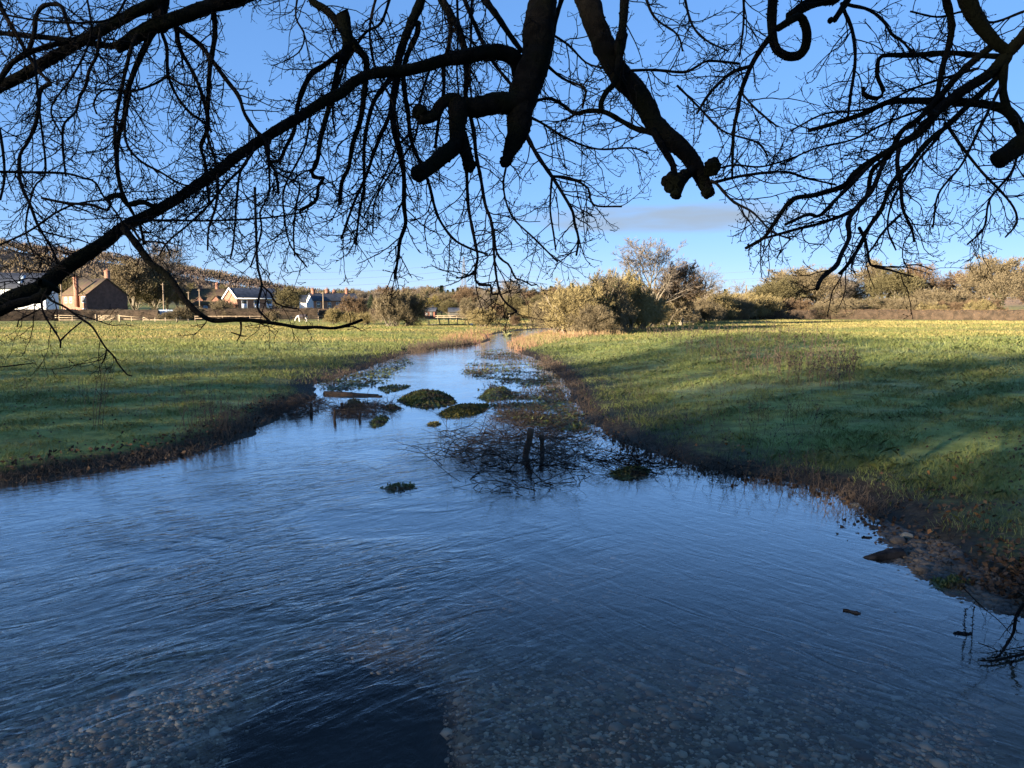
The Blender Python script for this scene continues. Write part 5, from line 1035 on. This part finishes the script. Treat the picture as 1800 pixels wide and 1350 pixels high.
# (part, width at start, width at end, depth at start, depth at end, points in the photograph, twig density)
B = [
 ('limb',19,17,5.4,5.0,'300,-30 277,3 187,47 123,83 60,122 0,153 -30,168',1),
 ('limb',34,20,5.6,5.3,'520,-60 417,-3 367,10 300,37 253,53 203,88',1),
 ('limb',22,20,5.6,5.5,'283,-40 286,0 278,30 285,52',.3),
 ('branch',8,10,5.2,5.3,'-20,57 0,58 50,63 117,70 200,82',1), ('branch',10,9,4.8,5.1,'-20,165 0,140 20,112 50,93 100,77 123,72',.8),
 ('branch',9,6,4.9,5.0,'-15,-25 0,10 30,63 50,97 67,123 90,147',.8), ('branch',7,4,5.0,4.8,'90,147 72,157 68,187 62,220 47,253 35,273 35,317 53,360 67,397 87,430 97,450 110,480',1.3),
 ('branch',8,6,5.2,5.2,'47,97 60,60 63,30 77,10 107,10 117,37 127,63',.6),
 ('limb',(30,24,20,18,18,19,20,24,34,28,16),0,6.4,3.6,'920,150 907,105 877,93 833,97 787,103 740,117 693,127 650,133 617,147 600,163 567,180 533,203 483,233 433,263 383,300 333,333 283,363 217,400 177,430 137,456 106,477 76,501 47,516 19,530 0,541 -60,562 -150,590 -260,640 -330,690',1.0),
 ('branch',18,12,3.75,3.6,'84,506 72,522 47,530 25,535 0,545 -30,560',.1), ('branch',16,9,3.72,3.8,'70,497 88,503 104,513',0), 
 ('branch',13,5,4.5,3.9,'217,400 247,438 264,462 289,479 306,499 323,524 340,543 352,553 373,563 399,563 426,562 452,564 480,568 505,572 528,576 556,575 584,577 603,574 622,568 637,562',.25),
 ('branch',4,2,4.1,4.1,'423,566 424,577 422,590 416,600',0), ('branch',3,2,4.1,4.1,'421,589 406,584',0), ('branch',3,2,4.1,4.1,'422,590 433,591',0),
 ('branch',5,4,4.6,4.1,'448,330 450,400 452,460 454,475 460,502 452,536 456,547 469,560 477,567',.5), ('branch',4,2.5,4.4,4.4,'460,502 477,517 482,530 499,539 524,543',.6),
 ('branch',4,3,3.7,3.7,'84,508 74,526 74,541 79,556 94,579 106,599 106,612',.25), ('branch',3,2.5,3.7,3.7,'106,599 121,584 144,565',0), ('branch',5,2.5,3.7,3.8,'76,515 93,530 113,539 142,560 161,573 176,596 187,613 200,626 208,640 225,660 232,661',.3), ('branch',3,2,3.8,3.8,'187,615 185,628 178,640',.1), ('branch',3,2,3.7,3.7,'74,541 52,553 33,563 30,575',.2), ('branch',3,1.5,3.6,3.6,'-20,647 20,643 60,638',0),
 ('branch',10,5,5.5,5.4,'372,5 375,17 378,60 370,110 367,150 365,193 365,227 353,257 360,283 363,310 368,360',1.1), ('branch',8,4,5.6,5.3,'305,40 310,53 317,87 337,123 353,160 363,200 365,240 377,277 380,300 383,350',1.1), ('branch',9,5,5.6,5.2,'300,38 313,50 350,77 373,107 400,143 420,170 430,200 450,230 467,247 472,280 484,302 490,340',1.1),
 ('branch',11,5,5.4,5.1,'275,50 267,60 250,93 233,133 223,167 220,200 210,233 205,267 207,300 213,333 227,363 247,400 253,430',1.2), ('branch',7,5,5.3,5.1,'242,60 233,77 220,127 210,173 203,213 202,250 206,300',1), ('branch',5,3,5.2,5.0,'230,160 220,207 223,253 247,283 283,303 317,323 350,330',1.3),
 ('branch',7,4,5.5,5.4,'283,0 283,50 293,83 295,130 310,167 333,197 360,217 372,232',1.1), ('branch',4,3,5.4,5.2,'295,133 273,147 233,160 183,158 165,180 170,200',1.3), ('branch',4,3,5.4,5.3,'297,133 317,147 347,153',.8),
 ('branch',6,3.5,5.2,5.0,'177,50 170,97 157,123 150,153 140,170 133,197 113,217 110,247 112,280 116,310',1.3), ('branch',5,4,4.6,4.6,'-10,200 0,233 7,283 7,320 0,352',1.2),
 ('branch',4,2.5,6.0,6.0,'525,-20 520,30 535,60 527,90 500,108',1.0),
 ('limb',15,7,6.4,6.0,'535,-40 550,0 573,17 600,50 617,68 630,88 643,110 640,167 633,213 620,253 613,293 600,320 596,360',1.0), ('limb',24,16,6.2,6.1,'600,22 607,50 612,80 606,112',.2),
 ('branch',11,6,6.3,5.8,'620,85 600,93 567,117 547,130 533,157 523,187 517,230 503,257 490,283 467,283',1.0), ('branch',11,6,6.3,5.8,'604,90 597,110 587,153 573,207 563,247 557,287 548,300 553,312 570,313 560,327 555,353 527,370',.9),
 ('branch',4,3,5.7,5.4,'463,245 470,277 483,300 513,317 527,323 520,367 516,410 518,450',1.2), ('branch',5,3,4.3,4.5,'-20,302 0,302 67,303 117,305 147,313 167,320 183,347 207,377 217,397',1.0),
 ('branch',5,5,4.2,4.2,'73,348 117,357 160,360 190,370 193,353',.5), ('branch',10,9,4.6,4.7,'187,352 200,343 217,347 223,360 250,355 273,365',.5), ('branch',4,3,4.5,5.2,'217,393 247,388 300,387 367,388 467,383 540,372',.9), ('branch',4,3,4.0,4.3,'-20,440 0,430 50,407 100,373 140,357 200,350',.9),
 ('branch',5,3,5.2,4.9,'448,258 443,270 423,300 417,340 413,393 410,430 405,455',1.4), ('branch',5,3,5.1,4.8,'433,270 433,287 400,320 367,360 333,393 293,427 280,450',1.3), ('branch',5,3,5.0,4.7,'383,305 380,360 367,400 365,440',1.4), ('branch',4,3,4.7,4.5,'228,395 233,400 250,423 287,427 300,450',1.2), ('branch',4,3,5.3,5.0,'473,245 473,300 473,340 457,373 460,400 453,433 440,470',1.4), ('branch',4,3,5.4,5.0,'545,205 535,260 500,330 500,380 510,430 540,470',1.4),
 ('branch',4,3,4.5,4.3,'60,95 70,200 80,300 60,330 45,400 60,450',1.1),
 ('limb',(52,48,48,52,56,54,50,46,42,34,16),0,6.6,5.9,'957,-80 952,0 950,50 947,90 935,133 921,167 912,207 906,240 896,268 891,288',.35),
 ('limb',40,36,6.1,5.9,'918,172 900,181 867,187 833,190 805,187',.1), ('limb',34,28,5.9,5.8,'803,174 807,200 806,225 804,250',.1), ('limb',28,26,5.8,5.5,'808,245 790,267 765,286 732,305',.1), ('limb',26,22,5.8,5.8,'806,235 815,262 822,280 824,297',.1), ('limb',18,22,5.9,5.8,'808,174 795,171 778,181 766,200 750,206 738,206',.1), 
 ('limb',(44,42,40,38,37,36,35,33,30,26,20),0,6.6,5.8,'1015,-60 1030,0 1043,43 1060,83 1080,117 1110,153 1133,187 1153,220 1176,244 1200,264 1220,288 1236,315 1246,342',.25), ('limb',20,16,5.9,5.75,'1228,288 1210,305 1190,317',0), ('limb',22,18,5.8,5.7,'1205,306 1194,325 1188,344',0),
 ('branch',13,10,6.0,5.8,'1147,228 1167,263 1183,290 1185,312',.2), ('branch',11,5,6.0,6.4,'1155,236 1147,233 1120,227 1093,213 1063,197 1033,195 1010,200 993,187 967,173 943,177',1.0), ('limb',16,8,6.3,6.0,'1097,-40 1097,0 1095,50 1090,83 1082,140 1067,160 1058,180 1058,197',.5), ('branch',22,16,6.25,6.2,'1094,60 1090,78 1088,98',0), 
 ('branch',5,4,6.1,6.4,'1110,124 1150,123 1200,127 1220,120 1240,108 1267,108 1300,112',1.3),
 ('branch',17,4.5,7.0,6.0,'742,-40 740,0 723,40 710,73 700,107 697,140 690,187 693,227 703,267 710,310 710,360 713,393 703,423 700,450 694,490',1.0), ('branch',11,3.5,6.9,5.8,'735,40 733,60 720,87 710,117 710,150 717,200 723,247 737,283 753,320 763,360 773,387 797,420 827,437 857,447',1.0), ('branch',15,9,7.1,6.4,'770,-30 777,0 793,27 807,53 817,90 820,133 818,175',1.0), ('branch',9,6,7.0,6.6,'775,-30 780,0 792,40 790,73 780,117 780,160 770,220 765,260',1.0), ('branch',13,9,7.2,6.8,'840,-30 853,0 873,27 893,57 917,90',.8), ('branch',8,5,7.0,6.6,'805,-30 817,0 830,33 847,73 857,93 877,123 897,147 905,165',1.0),
 ('branch',7,4,5.9,5.2,'820,295 823,360 830,400 838,440 840,451 836,474 836,493 846,502 857,500 865,504 863,517 876,516',.5), ('branch',5,3,5.3,5.2,'836,476 821,486 802,489',.3), ('branch',8,3,6.0,5.2,'826,200 833,233 837,273 845,313 853,360 863,387 867,420 868,440 870,466 874,495 880,519 893,536 908,546 906,551 891,552',.8), ('branch',5,2.5,5.7,5.3,'863,387 868,410 872,440 880,455 895,466 906,489 920,493 935,502 944,500',.5),
 ('branch',8,4,6.0,5.4,'925,235 930,247 947,277 970,310 993,347 1007,373 1010,393 1017,420 1013,449',1.0), ('branch',5,3,5.8,5.5,'970,310 1000,313 1033,330 1043,360 1093,363',1.0), ('branch',4,3,5.8,5.4,'970,313 967,367 973,410 977,440',1.0), ('branch',4,3,5.9,5.5,'891,285 885,330 900,380 940,420 980,460',1.0),
 ('branch',9,4,6.6,6.0,'695,128 690,135 660,173 647,213 640,260 640,333 633,365 625,430',1.2), ('branch',8,4,6.5,5.9,'690,180 683,207 660,260 647,300 633,333 620,362 600,420',1.2), ('branch',5,3,6.6,6.3,'803,-20 805,60 803,120 807,170',.9), ('branch',5,3,6.8,6.3,'830,-20 828,60 826,140 830,175 845,230',.9), ('branch',5,3,6.6,6.0,'760,110 740,170 730,240 690,300 660,350 655,410',1.2), ('branch',10,7,6.8,6.6,'995,-30 987,0 978,30 968,85',.4), ('branch',6,4,6.5,6.2,'960,110 967,120 993,140 1020,150 1030,160 1023,190',1.1), ('branch',5,3,6.2,5.8,'918,200 950,215 1000,245 1050,262 1110,260 1140,270',1.3), ('branch',5,3,6.7,6.4,'970,60 1000,80 1030,110 1060,120',1.2),
 ('limb',16,13,6.6,6.3,'1362,-60 1358,0 1357,50 1362,83 1383,98 1407,95 1418,70 1413,42 1400,30 1367,50',.25), ('limb',22,16,6.7,6.5,'1480,-25 1467,-3 1440,2 1413,12 1387,30',.4), ('branch',10,10,6.6,6.5,'1500,-20 1487,5 1466,36',0), ('branch',10,4,6.5,6.0,'1360,55 1350,70 1333,93 1317,123 1303,160 1297,193 1290,227 1288,267 1287,310',1.1), ('branch',7,4,6.3,6.1,'1317,117 1287,127 1263,147 1243,170 1225,200',1.1), ('branch',5,3,6.2,6.0,'1303,163 1327,190 1347,207 1367,223',.8), ('branch',5,3,6.5,6.3,'1307,-20 1307,40 1300,100',1.2),
 ('branch',7,4,6.8,6.5,'1480,5 1483,17 1497,50 1503,87 1502,123 1495,167 1490,210',1.0), ('branch',6,4,6.8,6.4,'1490,8 1497,10 1527,17 1553,37 1567,60 1587,73 1600,87 1640,110',.8), ('branch',10,7,6.3,6.3,'1767,100 1717,97 1667,93 1600,97 1560,97 1545,103 1542,133 1553,160 1543,173 1520,167 1517,153',.7), ('branch',17,6,5.8,6.4,'1800,240 1790,220 1773,197 1750,187 1700,180 1650,178 1600,177 1560,180 1517,200 1467,217 1420,230',.9),
 ('limb',28,16,5.9,6.0,'1680,-40 1700,0 1720,37 1747,67 1772,92 1765,112',.2), ('limb',30,20,5.2,6.0,'2060,-170 1940,-60 1830,35 1800,63 1770,95',.2), ('limb',18,5,6.0,5.6,'1768,100 1733,133 1683,167 1650,193 1617,233 1577,257 1533,283 1500,307 1483,327 1433,343 1393,350 1367,383 1343,417 1310,437',.9), ('branch',12,5,6.1,5.6,'1745,80 1700,117 1660,160 1617,207 1583,233 1563,273 1533,300 1523,347 1493,373 1440,393 1400,403 1340,420',.9), ('branch',14,12,6.0,5.8,'1765,108 1763,150 1767,180 1787,217',.3), ('branch',11,6,6.0,5.4,'1755,125 1747,143 1700,187 1663,223 1627,253 1600,287 1567,323 1550,367 1527,400 1507,440 1485,472 1476,481',.9), ('branch',8,5,5.8,5.5,'1540,280 1533,285 1500,320 1467,353 1440,380 1420,377 1380,395',.9), ('branch',9,8,5.8,5.1,'1555,285 1550,293 1533,333 1493,383 1493,417 1479,446 1471,466 1453,481 1442,492 1436,508',.5), ('branch',8,4,5.8,5.4,'1580,262 1577,287 1583,320 1587,367 1603,403 1607,425',.9), ('branch',5,3,5.5,5.3,'1583,377 1553,407 1533,437 1520,450',.8), ('branch',6,3,5.9,5.5,'1660,215 1667,223 1687,253 1710,283 1733,310 1760,337 1783,367 1787,393 1767,417',.9), ('branch',14,6,6.1,6.0,'1660,-20 1663,0 1673,43 1667,83 1657,117 1647,167 1630,220',.7), ('limb',40,30,5.2,5.2,'2180,-170 2080,20 1960,150 1850,212 1815,230 1790,255 1757,280',.1), ('branch',6,3,5.6,5.1,'1510,400 1520,420 1526,446 1531,466 1566,475 1589,482 1606,486',.5), ('branch',3,2,5.2,5.2,'1531,466 1575,470 1610,465 1640,475',.3),
 ('branch',6,3,5.8,6.1,'1245,320 1257,320 1300,310 1350,303 1387,303 1417,313 1470,325',1.2), ('branch',6,3,5.8,5.5,'1250,318 1260,323 1287,353 1323,373 1357,407 1390,420',1.2), ('branch',4,3,5.8,6.0,'1258,297 1293,290 1340,293 1400,275',1.0), ('branch',5,3,6.2,6.0,'1730,140 1640,185 1560,215 1500,245 1430,262 1370,290',1.2), ('branch',5,3,6.3,6.1,'1720,120 1620,150 1530,190 1450,200 1390,230',1.2), ('branch',5,3,6.0,5.6,'1650,240 1600,300 1570,350 1560,400 1575,440',1.0), ('branch',5,3,5.9,5.5,'1760,150 1720,230 1690,290 1650,340 1640,400',1.1), ('branch',5,3,5.8,5.6,'1790,250 1780,300 1740,350 1730,400 1700,430',1.1), ('branch',5,3,6.3,6.2,'1800,20 1740,40 1700,20 1650,30 1600,20',1.0), ('branch',5,3,6.4,6.2,'1200,-20 1215,40 1240,70 1280,90',1.2), ('branch',5,3,6.3,6.2,'1130,-20 1150,30 1190,60 1200,90',1.1), ('branch',4,3,6.2,6.0,'1190,150 1230,190 1270,230 1330,250 1350,275',1.3),
 ('branch',6,3,6.6,6.2,'690,-20 670,40 640,60 600,130 585,190 590,240',1.0), ('branch',5,3,6.5,6.0,'665,-20 650,50 660,120 690,180 700,240 680,300 640,380',1.2), ('branch',4,3,5.0,4.8,'150,-20 160,60 130,130 90,190 110,240',1.3), ('branch',4,3,4.9,4.7,'230,-20 200,30 140,40 60,35 -20,20',1.2),
]
TL = MB()
limbs_out = []
def curve3(d0, d1, s):
    p = S(s); s_ = np.concatenate([[0], np.cumsum(np.hypot(*np.diff(p, axis=0).T))]); u = s_/s_[-1]; Yd = d0+(d1-d0)*u
    return np.array([at(a, b, y) for (a, b), y in zip(p, Yd)]), s_[-1]
for part, w0, w1, d0, d1, s, dens in B:
    P, Lpx = curve3(d0, d1, s); thick = part == 'limb'
    n = max(6, int(Lpx/(5 if thick else 9))); Q = resample(catmull(P, 6), n)
    u = np.linspace(0, 1, n); wpx = (w0+(w1-w0)*u) if not isinstance(w0, tuple) else np.interp(u, np.linspace(0,1,len(w0)), w0); w0 = float(wpx[0]); dd = d0+(d1-d0)*u; r_ = wpx/2/FPX*dd
    jit = rng.normal(0, 1, Q.shape)*r_[:,None]*.34
    if thick: jit = np.stack([np.interp(u*n/9, np.arange(n+2), rng.normal(0,1,n+2)) for _ in range(3)], 1)*r_[:,None]*.14; jit[0] = 0; Q = Q+jit
    if thick: r_ = r_*(1+.05*np.interp(u*n/12, np.arange(n+2), rng.normal(0,1,n+2)))
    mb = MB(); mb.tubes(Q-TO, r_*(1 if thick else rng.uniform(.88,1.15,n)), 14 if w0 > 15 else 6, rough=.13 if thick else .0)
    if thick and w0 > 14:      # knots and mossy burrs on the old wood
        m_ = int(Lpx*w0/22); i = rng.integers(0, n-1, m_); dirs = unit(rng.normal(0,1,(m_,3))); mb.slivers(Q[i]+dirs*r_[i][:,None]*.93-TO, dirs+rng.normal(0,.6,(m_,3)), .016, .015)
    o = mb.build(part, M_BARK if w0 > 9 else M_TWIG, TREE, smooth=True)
    if w0 > 26:
        # stem carried on out of the picture to the crown behind the viewpoint
        if P[0][2] > at(900, 0, d0)[2]-.05: limbs_out.append((P[0], r_[0], P[0]-P[1]))
    if dens > 0:
        dens *= random.uniform(.65, 1.25)
        px_len = Lpx; k1 = max(2, int(px_len/15*dens)); dm = (d0+d1)/2; pxm = dm/FPX
        T1, R1 = spawn(Q[None], np.minimum(r_, 2.6*pxm)[None], k1, .05, 1.0, .85, 88*pxm, 10, .15, (0,0,-.16), (0,0,.20), rfac=.50, rmin=.56*pxm, tip=.55, lnvar=.6, flat=.45, cap=1.15*pxm)
        T2, R2 = spawn(T1, R1, 4, .15, 1.0, .8, 30*pxm, 6, .20, (0,0,-.05), (0,0,.32), rfac=.8, rmin=.50*pxm, tip=.7, lnvar=.6, flat=.4)
        T3, R3 = spawn(T2, R2, 2, .3, 1.0, .9, 10*pxm, 3, .25, (0,0,.05), (0,0,.35), rfac=.9, rmin=.50*pxm, tip=.9, lnvar=.5, flat=.4)
        mb = MB(); mb.tubes(T1-TO, R1, 4, cap=False); mb.tubes(T2-TO, R2, 3, cap=False); mb.tubes(T3-TO, R3, 3, cap=False)
        e = T3[:,-1]; mb.slivers(e-TO, T3[:,-1]-T3[:,-2], 5.5*pxm, 1.9*pxm)
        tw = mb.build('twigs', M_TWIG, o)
# burrs and broken stubs at the ends of the cut limbs
for px, py, dp, rp, nz in ((1252,294,5.75,15,1), (1183,321,5.75,20,2), (738,197,5.8,13,3), (888,284,5.9,9,4), (735,303,5.5,13,5), (824,292,5.8,12,6), (1244,338,5.75,11,7), (1460,36,6.5,5,8)):
    c_ = at(px, py, dp); r_ = rp/FPX*dp; import bmesh
    bm = bmesh.new(); bmesh.ops.create_icosphere(bm, subdivisions=3, radius=1)
    for v in bm.verts:
        k_ = 1 + .75*(float(fbm(np.array([v.co.x*1.4+nz*7]), np.array([v.co.y*1.2+v.co.z*1.7]), 1.4, 3)[0])-.5) + rng.normal(0,.05); v.co = v.co*r_*k_
    me = bpy.data.meshes.new('burr'); bm.to_mesh(me); bm.free(); me.materials.append(M_BARK); b_ = bpy.data.objects.new('burr', me); C.objects.link(b_); b_.parent = TREE; b_.location = c_-TO
# trunk behind the viewpoint and the stems that arch over to the limbs in view
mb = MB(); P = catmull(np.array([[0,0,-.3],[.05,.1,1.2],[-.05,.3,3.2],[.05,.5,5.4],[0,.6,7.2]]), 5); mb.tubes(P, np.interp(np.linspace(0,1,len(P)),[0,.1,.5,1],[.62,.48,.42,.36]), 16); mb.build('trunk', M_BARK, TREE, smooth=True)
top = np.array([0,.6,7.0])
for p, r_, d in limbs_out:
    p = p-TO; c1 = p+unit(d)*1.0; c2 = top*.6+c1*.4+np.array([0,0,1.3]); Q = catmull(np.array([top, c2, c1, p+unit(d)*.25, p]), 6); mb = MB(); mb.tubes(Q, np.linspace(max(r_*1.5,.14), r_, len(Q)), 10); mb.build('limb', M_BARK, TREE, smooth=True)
